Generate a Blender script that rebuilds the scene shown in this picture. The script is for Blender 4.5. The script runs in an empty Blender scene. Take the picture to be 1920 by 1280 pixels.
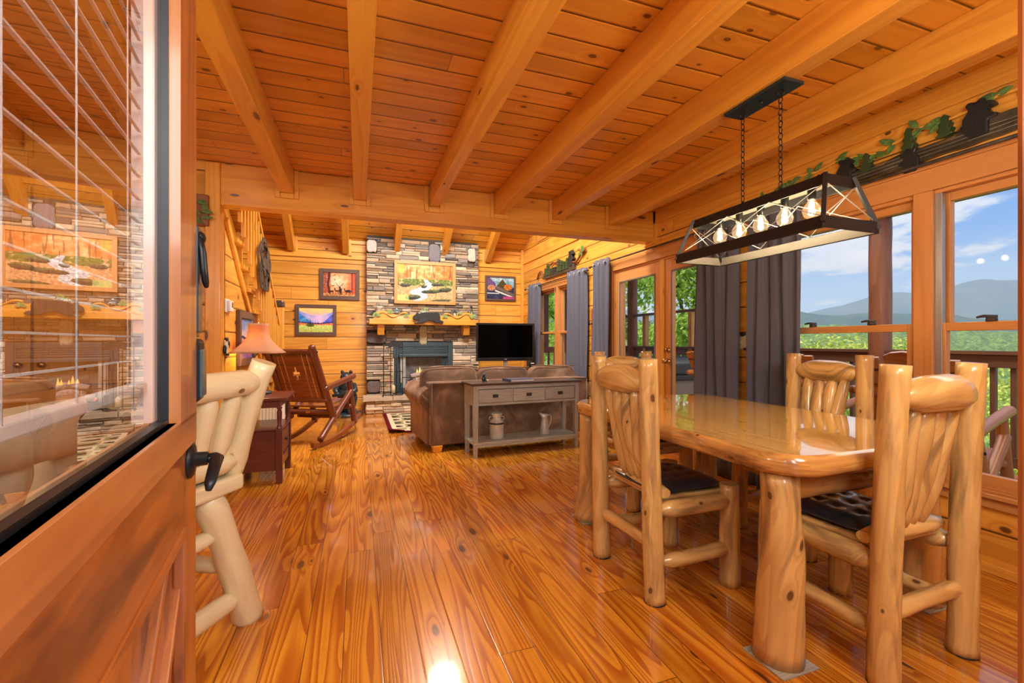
import bpy, math, random
from math import sin, cos, pi, radians, sqrt, atan2
from mathutils import Vector, Matrix, noise

# ---------------------------------------------------------------- camera, world, lights
sc = bpy.context.scene
COL = sc.collection
cam = bpy.data.cameras.new('camera'); camo = bpy.data.objects.new('camera', cam); COL.objects.link(camo)
cam.sensor_width = 36; cam.lens = 36 * 830 / 1920; cam.shift_y = 1 / 1920
cam.clip_start = 0.02; cam.clip_end = 9000
camo.location = (0, 0, 1.15); camo.rotation_euler = (pi / 2, 0, -radians(19.13))
sc.camera = camo
sc.view_settings.view_transform = 'Standard'; sc.view_settings.look = 'None'
sc.view_settings.exposure = 0.0; sc.view_settings.gamma = 1; sc.view_settings.use_curve_mapping = False
sc.cycles.max_bounces = 10; sc.cycles.transparent_max_bounces = 24
sc.cycles.caustics_reflective = False; sc.cycles.caustics_refractive = False
sc.cycles.sample_clamp_indirect = 6

W = bpy.data.worlds.new('sky'); sc.world = W; W.use_nodes = True
SKY_STRENGTH = 1.3
def lamp(name, kind, loc, energy, color=(1, 1, 1), rot=(0, 0, 0), size=None, size_y=None, angle=None):
    l = bpy.data.lights.new(name, kind); l.energy = energy; l.color = color
    if kind == 'AREA':
        l.shape = 'RECTANGLE'; l.size = size; l.size_y = size_y or size
    elif kind == 'SUN': l.angle = angle or .01
    elif size: l.shadow_soft_size = size
    o = bpy.data.objects.new(name, l); COL.objects.link(o); o.location = loc; o.rotation_euler = rot
    return o
# the sun stands high behind the house and lights the hills in front
lamp('sun', 'SUN', (0, 0, 30), 4.6, (1, .95, .85), tuple(Vector((.62, -.12, -.72)).to_track_quat('-Z', 'Y').to_euler()), angle=.012)
# unseen fill lights added in kitchen, entry, deck, loft; plus vault fan light
lamp('kitchen_fill_light', 'POINT', (-1.5, .7, 1.95), 62, (1, .96, .9), size=.22)  # added fill on the kitchen side, out of view, brightens the ceiling
lamp('entry_fill_light', 'POINT', (1.35, -.02, 1.9), 60, (1, .97, .92), size=.2)  # added fill beside the camera, no fixture behind it
lamp('doorway_fill_light', 'AREA', (0.3, -0.75, 2.0), 70, (1, .98, .95), (radians(75), 0, radians(-12)), 1.4, .9)  # added area fill behind the camera, shining in through the doorway
lamp('deck_fill_light', 'AREA', (4.3, 2.6, 2.55), 60, (1, .95, .85), (0, 0, 0), 1.2, 4.5)  # added fill under the porch roof to brighten the deck chairs
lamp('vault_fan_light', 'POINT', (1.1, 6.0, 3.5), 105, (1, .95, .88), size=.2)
lamp('loft_fill_light', 'AREA', (1.0, 4.3, 4.2), 205, (1, .97, .92), (radians(38), 0, 0), 1.6, .8)  # added fill above the header, out of view, for the living room

# ---------------------------------------------------------------- node helpers
class NT:
    def __init__(s, tree): s.t = tree; s.n = tree.nodes; s.l = tree.links
    def put(s, sock, v):
        if hasattr(v, 'links'): s.l.new(v, sock)
        elif v is not None: sock.default_value = v
    def m(s, op, a, b=None, c=None, clamp=False):
        n = s.n.new('ShaderNodeMath'); n.operation = op; n.use_clamp = clamp
        s.put(n.inputs[0], a); s.put(n.inputs[1], b); s.put(n.inputs[2], c); return n.outputs[0]
    def xyz(s, x=0., y=0., z=0.):
        n = s.n.new('ShaderNodeCombineXYZ')
        for i, v in enumerate((x, y, z)): s.put(n.inputs[i], v)
        return n.outputs[0]
    def sep(s, v):
        n = s.n.new('ShaderNodeSeparateXYZ'); s.l.new(v, n.inputs[0]); return n.outputs
    def noise(s, vec, scale=1., detail=2., rough=.5, dist=0.):
        n = s.n.new('ShaderNodeTexNoise'); s.l.new(vec, n.inputs['Vector'])
        n.inputs['Scale'].default_value = scale; n.inputs['Detail'].default_value = detail
        n.inputs['Roughness'].default_value = rough; n.inputs['Distortion'].default_value = dist
        return n.outputs[0]
    def white(s, vec):
        n = s.n.new('ShaderNodeTexWhiteNoise'); n.noise_dimensions = '3D'; s.l.new(vec, n.inputs['Vector']); return n.outputs[0]
    def vor(s, vec, scale=1., rnd=1., dim='3D'):
        n = s.n.new('ShaderNodeTexVoronoi'); n.voronoi_dimensions = dim; s.l.new(vec, n.inputs['Vector'])
        n.inputs['Scale'].default_value = scale; n.inputs['Randomness'].default_value = rnd
        return n.outputs['Distance'], n.outputs['Color']
    def ramp(s, f, stops):
        n = s.n.new('ShaderNodeValToRGB'); s.l.new(f, n.inputs[0]); e = n.color_ramp.elements
        while len(e) < len(stops): e.new(.5)
        for i, (p, c) in enumerate(stops):
            e[i].position = p; e[i].color = (*c, 1) if len(c) == 3 else c
        return n.outputs[0]
    def sm(s, v, a, b):       # smooth step
        n = s.n.new('ShaderNodeMapRange'); n.interpolation_type = 'SMOOTHSTEP'
        s.put(n.inputs[0], v); n.inputs[1].default_value = a; n.inputs[2].default_value = b
        n.inputs[3].default_value = 0; n.inputs[4].default_value = 1; return n.outputs[0]
    def mix(s, f, a, b, mode='MIX'):
        n = s.n.new('ShaderNodeMix'); n.data_type = 'RGBA'; n.blend_type = mode
        s.put(n.inputs[0], f)
        s.put(n.inputs[6], (*a, 1) if isinstance(a, tuple) and len(a) == 3 else a)
        s.put(n.inputs[7], (*b, 1) if isinstance(b, tuple) and len(b) == 3 else b); return n.outputs[2]
    def bump(s, h, strength=.3, dist=.01):
        n = s.n.new('ShaderNodeBump'); s.put(n.inputs['Height'], h)
        n.inputs['Strength'].default_value = strength; n.inputs['Distance'].default_value = dist; return n.outputs[0]
    def uv(s): return s.sep(s.n.new('ShaderNodeTexCoord').outputs['UV'])
    def tc(s, k='Object'): return s.n.new('ShaderNodeTexCoord').outputs[k]

def new_mat(name):
    m = bpy.data.materials.new(name); m.use_nodes = True; t = NT(m.node_tree)
    b = t.n['Principled BSDF']; return m, t, b
def hexc(r, g, b):            # sRGB 0-255 to linear
    f = lambda v: (v / 255 / 12.92) if v <= 10 else ((v / 255 + .055) / 1.055) ** 2.4
    return (f(r), f(g), f(b))

def plain(name, col, rough=.5, metal=0., coat=0., bump=0., bscale=60, var=0., emis=None, spec=None, vscale=8):
    m, t, b = new_mat(name)
    if var:
        nz = t.noise(t.tc(), vscale, 4, .6)
        c = t.mix(t.sm(nz, .3, .7), tuple(max(0, x * (1 - var)) for x in col), tuple(min(1, x * (1 + var)) for x in col))
        t.l.new(c, b.inputs['Base Color'])
    else: b.inputs['Base Color'].default_value = (*col, 1)
    b.inputs['Roughness'].default_value = rough; b.inputs['Metallic'].default_value = metal
    b.inputs['Coat Weight'].default_value = coat; b.inputs['Coat Roughness'].default_value = .08
    if spec is not None: b.inputs['Specular IOR Level'].default_value = spec
    if bump:
        t.l.new(t.bump(t.noise(t.tc(), bscale, 4, .6), bump, .004), b.inputs['Normal'])
    if emis: b.inputs['Emission Color'].default_value = (*emis[0], 1); b.inputs['Emission Strength'].default_value = emis[1]
    return m

def wood(name, light, dark, board=0., blen=2.6, rings=9., ru=.8, rv=6., ringmix=.6, knots=.25, kcol=(.06, .015, .005),
         ku=1.7, kv=0., rough=.4, coat=.2, tint=.16, groove=.0022, bump=.25, gb=1., streak=0., scol=None, fine=.25, warp=0., ksize=.16, crough=.1):
    """wood read from UVs in metres: u runs along the grain, v across it"""
    m, t, b = new_mat(name)
    U = t.uv(); u, v = U[0], U[1]
    if board:
        vb = t.m('DIVIDE', v, board); vi = t.m('FLOOR', vb); vf = t.m('SUBTRACT', vb, vi)
        r1 = t.white(t.xyz(vi, 3.3, 1.7)); u2 = t.m('ADD', u, t.m('MULTIPLY', r1, 41.))
        ub = t.m('DIVIDE', u2, blen); ui = t.m('FLOOR', ub); uf = t.m('SUBTRACT', ub, ui)
        r2 = t.white(t.xyz(vi, ui, 7.1)); r3 = t.white(t.xyz(ui, vi, 2.9))
        o1 = t.m('MULTIPLY', r2, 53.); o2 = t.m('MULTIPLY', r3, 31.)
    else:
        u2 = u; o1 = 0.; o2 = 0.; r2 = None
    pu = t.m('ADD', u2, o1) if board else u; pv = t.m('ADD', v, o2) if board else v
    kvv = kv or (1 / board if board else 7.)
    kd, kc = t.vor(t.xyz(t.m('MULTIPLY', pu, ku), t.m('MULTIPLY', pv, kvv), 0.), 1., .8, '2D')
    kr = t.sep(kc)[0]
    keep = t.m('LESS_THAN', kr, knots)
    ks = t.m('MULTIPLY', t.m('ADD', t.m('MULTIPLY', t.sep(kc)[1], .8), .35), ksize)
    kq = t.m('DIVIDE', kd, ks)
    kmask = t.m('MULTIPLY', t.m('SUBTRACT', 1., t.sm(kq, .55, 1.0)), keep)
    halo = t.m('MULTIPLY', t.m('SUBTRACT', 1., t.sm(kq, .6, 3.2)), keep)
    f = t.noise(t.xyz(t.m('MULTIPLY', pu, ru), t.m('MULTIPLY', pv, rv), o2), 1., 1.6, .45, warp)
    ph = t.m('ADD', t.m('MULTIPLY', f, rings), t.m('MULTIPLY', halo, 1.1))
    w = t.m('FRACT', ph); saw = t.m('MULTIPLY', t.sm(w, .15, .88), t.m('SUBTRACT', 1., t.sm(w, .9, 1.)))
    fg = t.noise(t.xyz(t.m('MULTIPLY', pu, 5.), t.m('MULTIPLY', pv, 160.), o1), 1., 3, .6)
    col = t.mix(t.m('MULTIPLY', saw, ringmix), light, dark)
    col = t.mix(t.m('MULTIPLY', t.sm(fg, .4, .75), fine), col, dark)
    if streak:
        sn = t.noise(t.xyz(t.m('MULTIPLY', pu, 2.2), t.m('MULTIPLY', pv, 14.), 4.), 1., 4, .6, .4)
        col = t.mix(t.m('MULTIPLY', t.sm(sn, .46, .70), streak), col, scol or dark)
    if board:
        k = t.m('ADD', t.m('MULTIPLY', r2, 2 * tint), 1 - tint)
        col = t.mix(1., col, t.xyz(k, k, t.m('MULTIPLY', k, k)), 'MULTIPLY')
    col = t.mix(t.m('MULTIPLY', t.m('MULTIPLY', halo, .35), 1.), col, dark)
    col = t.mix(t.m('MULTIPLY', kmask, .88), col, kcol)
    h = t.m('MULTIPLY', saw, -.12)
    if board:
        e = t.m('MULTIPLY', t.m('MINIMUM', vf, t.m('SUBTRACT', 1., vf)), board)
        e2 = t.m('MULTIPLY', t.m('MINIMUM', uf, t.m('SUBTRACT', 1., uf)), blen)
        gm = t.m('MINIMUM', t.sm(e, groove * .5, groove * 1.6), t.sm(e2, .0006, .0022))
        col = t.mix(gm, tuple(x * .22 for x in dark), col)
        h = t.m('ADD', h, t.m('MULTIPLY', t.sm(e, 0., groove * 3.2), 1.2 * gb))
    t.l.new(col, b.inputs['Base Color'])
    b.inputs['Roughness'].default_value = rough; b.inputs['Coat Weight'].default_value = coat
    b.inputs['Coat Roughness'].default_value = crough
    t.l.new(t.bump(h, bump, .006), b.inputs['Normal'])
    return m

def glass(name, ior=1.5, tint=(1, 1, 1), boost=0.):
    m, t, b = new_mat(name); t.n.remove(b)
    tr = t.n.new('ShaderNodeBsdfTransparent'); tr.inputs[0].default_value = (*tint, 1)
    gl = t.n.new('ShaderNodeBsdfGlossy'); gl.inputs['Roughness'].default_value = 0.0
    fr = t.n.new('ShaderNodeFresnel'); fr.inputs[0].default_value = ior
    geo = t.n.new('ShaderNodeNewGeometry')
    fac = t.m('MULTIPLY', t.m('ADD', fr.outputs[0], boost, clamp=True), t.m('SUBTRACT', 1., geo.outputs['Backfacing']))
    mx = t.n.new('ShaderNodeMixShader'); t.l.new(fac, mx.inputs[0]); t.l.new(tr.outputs[0], mx.inputs[1]); t.l.new(gl.outputs[0], mx.inputs[2])
    t.l.new(mx.outputs[0], t.n['Material Output'].inputs[0]); return m

def tinted(name, rough=.8, attr='tint', bump=.4, bscale=40, var=.25, spec=.3, vscale=25, coat=0.):
    m, t, b = new_mat(name)
    a = t.n.new('ShaderNodeAttribute'); a.attribute_name = attr
    nz = t.noise(t.tc(), vscale, 5, .65)
    k = t.m('ADD', t.m('MULTIPLY', nz, 2 * var), 1 - var)
    t.l.new(t.mix(1., a.outputs['Color'], t.xyz(k, k, k), 'MULTIPLY'), b.inputs['Base Color'])
    b.inputs['Roughness'].default_value = rough; b.inputs['Specular IOR Level'].default_value = spec
    b.inputs['Coat Weight'].default_value = coat
    if bump: t.l.new(t.bump(t.noise(t.tc(), bscale, 5, .65), bump, .01), b.inputs['Normal'])
    return m

# ---------------------------------------------------------------- materials
M = {}
M['ceiling'] = wood('pine_ceiling_boards', (.76, .36, .040), (.54, .19, .018), board=.142, blen=3.4, rings=7, ru=.35, rv=4., ringmix=.35, knots=.3, ku=4.5, ksize=.115, rough=.36, coat=.25, tint=.14, groove=.004, bump=.5, kcol=(.10, .025, .006))
M['wall'] = wood('pine_log_siding', (.80, .40, .055), (.56, .20, .022), board=.205, blen=2.9, rings=8, ru=.4, rv=5., ringmix=.5, knots=.28, ku=3.2, ksize=.105, rough=.42, coat=.15, tint=.19, groove=.0045, bump=.6, kcol=(.09, .022, .006))
M['floor'] = wood('pine_floor_planks', (.68, .295, .022), (.37, .09, .006), board=.136, blen=3.1, rings=17, ru=.5, rv=6.5, ringmix=.9, knots=.13, ku=2.6, ksize=.15, rough=.22, coat=.75, tint=.2, groove=.0014, bump=.12, kcol=(.045, .01, .004), fine=.35, warp=.25, crough=.06)
M['beam'] = wood('pine_beam', (.80, .39, .048), (.58, .22, .024), rings=6, ru=.35, rv=7, ringmix=.45, knots=.14, ku=2.4, kv=8, ksize=.13, rough=.38, coat=.2, bump=.1)
M['trim'] = wood('pine_trim', (.80, .41, .06), (.60, .24, .026), rings=5, ru=.4, rv=10, ringmix=.4, knots=.08, ku=2.6, kv=8, ksize=.12, rough=.35, coat=.25, bump=.08)
M['sash'] = wood('window_wood', (.64, .30, .09), (.46, .18, .04), rings=5, ru=.4, rv=12, ringmix=.35, knots=.04, rough=.4, coat=.2, bump=.08)
M['log'] = wood('peeled_pine_log', (.74, .50, .18), (.48, .26, .075), rings=7, ru=1.2, rv=9, ringmix=.5, knots=.14, ku=6, kv=10, ksize=.13, rough=.3, coat=.5, bump=.2, streak=.8, scol=(.22, .135, .06), kcol=(.08, .03, .015))
M['loggrey'] = M['log']
M['palelog'] = wood('pale_peeled_log', (.80, .72, .46), (.66, .52, .28), rings=4, ru=1.2, rv=7, ringmix=.3, knots=.12, ku=6, kv=9, ksize=.13, rough=.38, coat=.25, bump=.15, streak=.25, scol=(.42, .30, .16), kcol=(.13, .06, .03))
M['tabletop'] = wood('lacquered_pine_slab', (.86, .54, .13), (.72, .37, .07), board=.24, blen=9, rings=8, ru=.5, rv=6, ringmix=.4, knots=.4, ku=3.4, kv=4.2, ksize=.07, rough=.12, coat=1., tint=.06, groove=.0014, bump=.02, kcol=(.12, .035, .01), crough=.02)
M['darkwood'] = wood('redbrown_log', (.17, .045, .022), (.085, .02, .011), rings=5, ru=1, rv=8, ringmix=.5, knots=.08, rough=.3, coat=.5, bump=.12)
M['darkpanel'] = wood('redbrown_board', (.25, .062, .018), (.12, .028, .01), rings=6, ru=.8, rv=8, ringmix=.6, knots=.06, rough=.3, coat=.5, bump=.1)
M['deckchair'] = wood('cedar_log', (.50, .19, .05), (.30, .09, .02), rings=5, ru=1, rv=8, ringmix=.5, knots=.1, rough=.35, coat=.3, bump=.12)
M['cherry'] = wood('cherry_table_wood', (.12, .028, .019), (.075, .016, .011), rings=5, ru=1, rv=12, ringmix=.5, knots=0, rough=.35, coat=.35, bump=.05)
M['greywash'] = wood('greywashed_wood', (.44, .47, .42), (.26, .275, .245), rings=9, ru=1., rv=22, ringmix=.6, knots=0, rough=.6, coat=.05, bump=.2, fine=.6)
M['darktop'] = wood('dark_brown_top', (.075, .055, .045), (.04, .03, .025), rings=6, ru=1., rv=18, ringmix=.5, knots=0, rough=.35, coat=.3, bump=.1)
M['doorwood'] = wood('weathered_door_wood', (.46, .135, .025), (.22, .05, .014), rings=5, ru=1.4, rv=7, ringmix=.6, knots=0., rough=.35, coat=.45, bump=.2, streak=.95, scol=(.06, .014, .010), crough=.15)
M['deck'] = wood('deck_boards', (.36, .20, .13), (.22, .11, .07), board=.14, blen=4, rings=6, ringmix=.5, knots=.1, rough=.6, coat=0, groove=.006)
M['railwood'] = wood('dark_stained_rail', (.20, .085, .045), (.11, .045, .025), rings=5, rv=10, ringmix=.5, knots=.06, rough=.5, coat=.1, bump=.1)
M['redpost'] = wood('stained_log_post', (.30, .10, .045), (.16, .05, .025), rings=5, rv=6, ringmix=.5, knots=.06, rough=.5, coat=.1, bump=.2)
M['orangepost'] = wood('cedar_post_sunlit_tone', (.72, .33, .07), (.5, .2, .04), rings=5, rv=8, ringmix=.4, knots=.08, rough=.5, coat=.1)  # sunshine on the rail posts is put into this bright orange
M['curtain'] = plain('grey_curtain_cloth', hexc(98, 102, 116), .85, bump=.15, bscale=400, spec=.2)
M['blackmetal'] = plain('black_metal', (.012, .013, .015), .42, .3, bump=.05)
M['bluemetal'] = plain('oiled_bronze', (.03, .065, .085), .32, .6, coat=.3)
M['lock'] = plain('keypad_front', (.03, .085, .11), .35, .1, coat=.4)
M['white'] = plain('white_plastic', (.82, .82, .8), .4)
M['whitepaint'] = plain('cream_painted_metal', (.15, .14, .12), .5)
M['doormould'] = wood('door_moulding', (.52, .19, .055), (.32, .10, .03), rings=4, rv=20, knots=0, rough=.3, coat=.5, bump=.1, streak=.5, scol=(.2, .06, .03))
M['barklight'] = plain('carved_bark_ridge', (.17, .16, .12), .4, coat=.3, var=.4)
M['slat'] = plain('white_blind_slat', (.92, .91, .88), .4)
M['steel'] = plain('grey_aluminium', (.42, .43, .45), .38, .7)
M['brass'] = plain('brass', (.62, .42, .18), .28, 1.)
M['galv'] = plain('galvanised_tin', (.64, .67, .62), .42, .4, var=.2, bump=.1, bscale=30)
M['liveedge'] = wood('live_bark_edge', (.66, .36, .10), (.38, .17, .045), rings=8, ru=1.2, rv=26, ringmix=.55, knots=.2, ku=5, kv=14, ksize=.13, rough=.2, coat=.8, bump=.3, streak=.95, scol=(.14, .065, .03))
M['leather'] = plain('black_leather', (.012, .026, .040), .3, coat=.5, bump=.12, bscale=180)  # bluish base colour stands in for the sky's sheen on black leather
M['bear'] = plain('black_bear_paint', (.012, .018, .022), .45, bump=.6, bscale=90, coat=.15)
M['bluebear'] = plain('black_bear_resin', (.022, .038, .052), .42, bump=.5, bscale=60, coat=.2)
M['firebox'] = plain('firebox_steel', (.06, .105, .13), .38, .4, bump=.04)
M['fireinner'] = plain('firebox_lining', (.16, .155, .15), .8, var=.35, bump=.3)
M['mortar'] = plain('dark_mortar', (.05, .042, .035), .95)
M['stone'] = tinted('ledge_stone', .85, bump=.8, bscale=35, var=.32, vscale=18)
M['tvblack'] = plain('tv_screen', (.0, .0, .0), .18, spec=.15)
M['tvcase'] = plain('tv_case', (.012, .013, .016), .2, coat=.5)
M['shade'] = None
M['leaf'] = plain('painted_leaf', (.10, .22, .055), .4, coat=.3, var=.4, vscale=40)
M['ivy'] = plain('ivy_leaf', (.25, .40, .14), .5, var=.3, vscale=40)
M['pinegreen'] = plain('carved_pine_green', (.028, .065, .022), .45, bump=.5, bscale=80, coat=.2)
M['barkgrey'] = plain('carved_log_grey', (.05, .045, .032), .45, bump=.9, bscale=45, var=.5, coat=.3)
M['cream'] = plain('cream_resin', (.74, .66, .42), .5, var=.15, bump=.3)
M['paleresin'] = plain('pale_wood_resin', (.62, .60, .50), .6, var=.3, bump=.5, bscale=70)
M['paper'] = plain('white_paper', (.8, .8, .78), .6)
M['bookcover'] = plain('blue_book_cover', (.06, .075, .14), .4)
M['print'] = tinted('printed_canvas', .5, bump=0, var=.08, spec=.3, vscale=160)
M['rug'] = tinted('woven_rug', .95, bump=.3, bscale=200, var=.15, spec=.1, vscale=90)
M['picframe'] = wood('dark_barnwood_frame', (.13, .07, .045), (.06, .035, .026), rings=5, rv=20, ringmix=.6, knots=0, rough=.5, coat=.2)
M['artframe'] = wood('pine_picture_frame', (.66, .34, .12), (.5, .22, .07), rings=5, rv=16, ringmix=.4, knots=0, rough=.4, coat=.2)
M['tub'] = plain('grey_spa_cover', (.06, .062, .066), .5, bump=.1)
M['tubside'] = plain('tan_spa_side', (.32, .30, .26), .6)
M['bark'] = plain('tree_bark', (.10, .07, .05), .9, bump=.8, bscale=20)
M['metalgrey'] = plain('aged_pewter', (.07, .065, .06), .5, .5, bump=.9, bscale=120, var=.4)
M['bulbglass'] = glass('bulb_glass', 1.5)
t_ = NT(M['bulbglass'].node_tree); mo_ = t_.n['Material Output']; s_ = mo_.inputs[0].links[0].from_socket; e_ = t_.n.new('ShaderNodeEmission'); e_.inputs[0].default_value = (1, .66, .30, 1); e_.inputs[1].default_value = .30
a_ = t_.n.new('ShaderNodeAddShader'); t_.l.new(s_, a_.inputs[0]); t_.l.new(e_.outputs[0], a_.inputs[1]); t_.l.new(a_.outputs[0], mo_.inputs[0])
M['pane'] = glass('window_pane', 1.16)
M['doorpane'] = glass('door_pane', 1.8, boost=.34)
M['filament'] = plain('filament', (1, .8, .5), .5, emis=((1, .68, .3), 55))
M['flame'] = plain('flame', (1, .5, .1), .5, emis=((1, .50, .14), 1.1))
M['ember'] = plain('ember', (.8, .2, .1), .6, emis=((1, .25, .10), .7), bump=.4)
M['ashlog'] = plain('ceramic_log', (.42, .33, .29), .9, var=.5, bump=.8, bscale=25, vscale=20)

def suede():
    m, t, b = new_mat('brown_suede')
    n1 = t.noise(t.tc(), 2.2, 4, .6, .6); n2 = t.noise(t.tc(), 9, 4, .6, .4)
    f = t.m('ADD', t.m('MULTIPLY', n1, .75), t.m('MULTIPLY', n2, .25))
    c = t.ramp(f, [(.34, (.055, .026, .013)), (.5, (.135, .072, .036)), (.64, (.30, .19, .115))])
    t.l.new(c, b.inputs['Base Color']); b.inputs['Roughness'].default_value = .8
    b.inputs['Sheen Weight'].default_value = .4; b.inputs['Sheen Tint'].default_value = (.6, .45, .35, 1)
    t.l.new(t.bump(t.noise(t.tc(), 300, 3), .1, .002), b.inputs['Normal']); return m
M['suede'] = suede()
def shade_mat():
    m, t, b = new_mat('parchment_lampshade'); b.inputs['Base Color'].default_value = (.62, .40, .24, 1)
    b.inputs['Roughness'].default_value = .8
    tl = t.n.new('ShaderNodeBsdfTranslucent'); tl.inputs[0].default_value = (.75, .42, .18, 1)
    mx = t.n.new('ShaderNodeMixShader'); mx.inputs[0].default_value = .45
    t.l.new(b.outputs[0], mx.inputs[1]); t.l.new(tl.outputs[0], mx.inputs[2]); t.l.new(mx.outputs[0], t.n['Material Output'].inputs[0]); return m
M['shade'] = shade_mat()
def leafmat(name, a, b2, tr=.35):
    m, t, b = new_mat(name)
    oi = t.n.new('ShaderNodeNewGeometry'); r = oi.outputs['Random Per Island']
    c = t.mix(r, a, b2); t.l.new(c, b.inputs['Base Color']); b.inputs['Roughness'].default_value = .6
    b.inputs['Specular IOR Level'].default_value = .25
    tl = t.n.new('ShaderNodeBsdfTranslucent'); t.l.new(c, tl.inputs[0])
    mx = t.n.new('ShaderNodeMixShader'); mx.inputs[0].default_value = tr
    t.l.new(b.outputs[0], mx.inputs[1]); t.l.new(tl.outputs[0], mx.inputs[2]); t.l.new(mx.outputs[0], t.n['Material Output'].inputs[0]); return m
M['foliage'] = leafmat('tree_leaves', (.18, .36, .03), (.60, .74, .14), .5)
M['foliage_y'] = leafmat('sunny_tree_leaves', (.42, .52, .06), (.80, .80, .18))
def hillmat(name, a, b2, sc_=.05):
    m, t, b = new_mat(name)
    n1 = t.noise(t.tc(), sc_, 6, .7); n2 = t.vor(t.tc(), sc_ * 3.)[0]
    c = t.mix(t.sm(t.m('ADD', n1, t.m('MULTIPLY', n2, -.25)), .2, .6), a, b2)
    t.l.new(c, b.inputs['Base Color']); b.inputs['Roughness'].default_value = 1; b.inputs['Specular IOR Level'].default_value = 0
    return m
M['forest'] = hillmat('forest_canopy', (.07, .15, .025), (.34, .46, .09), .16)
M['ridge'] = hillmat('ridge_forest', (.035, .075, .03), (.09, .14, .05), .01)

# world: blue sky with scattered clouds
def make_world():
    t = NT(W.node_tree); bg = t.n['Background']; d = t.tc('Generated'); s = t.sep(d)
    z = t.m('MAXIMUM', s[2], 0.)
    sky = t.ramp(z, [(0., hexc(186, 212, 238)), (.06, hexc(140, 190, 240)), (.18, hexc(62, 140, 228)), (.45, hexc(30, 98, 204)), (1., hexc(28, 84, 180))])
    k = t.m('ADD', z, .22)
    v = t.xyz(t.m('DIVIDE', s[0], k), t.m('DIVIDE', s[1], k), t.m('MULTIPLY', s[2], 3.2))
    n = t.noise(v, 1.7, 7, .56, .25)
    n = t.m('ADD', n, t.m('MULTIPLY', t.sm(z, .0, .35), .03))
    cl = t.sm(n, .505, .575)
    cc = t.mix(t.sm(n, .55, .75), hexc(214, 224, 238), (1., 1., 1.))
    t.l.new(t.mix(t.m('MULTIPLY', cl, .93), sky, cc), bg.inputs[0]); bg.inputs[1].default_value = SKY_STRENGTH
make_world()
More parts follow.
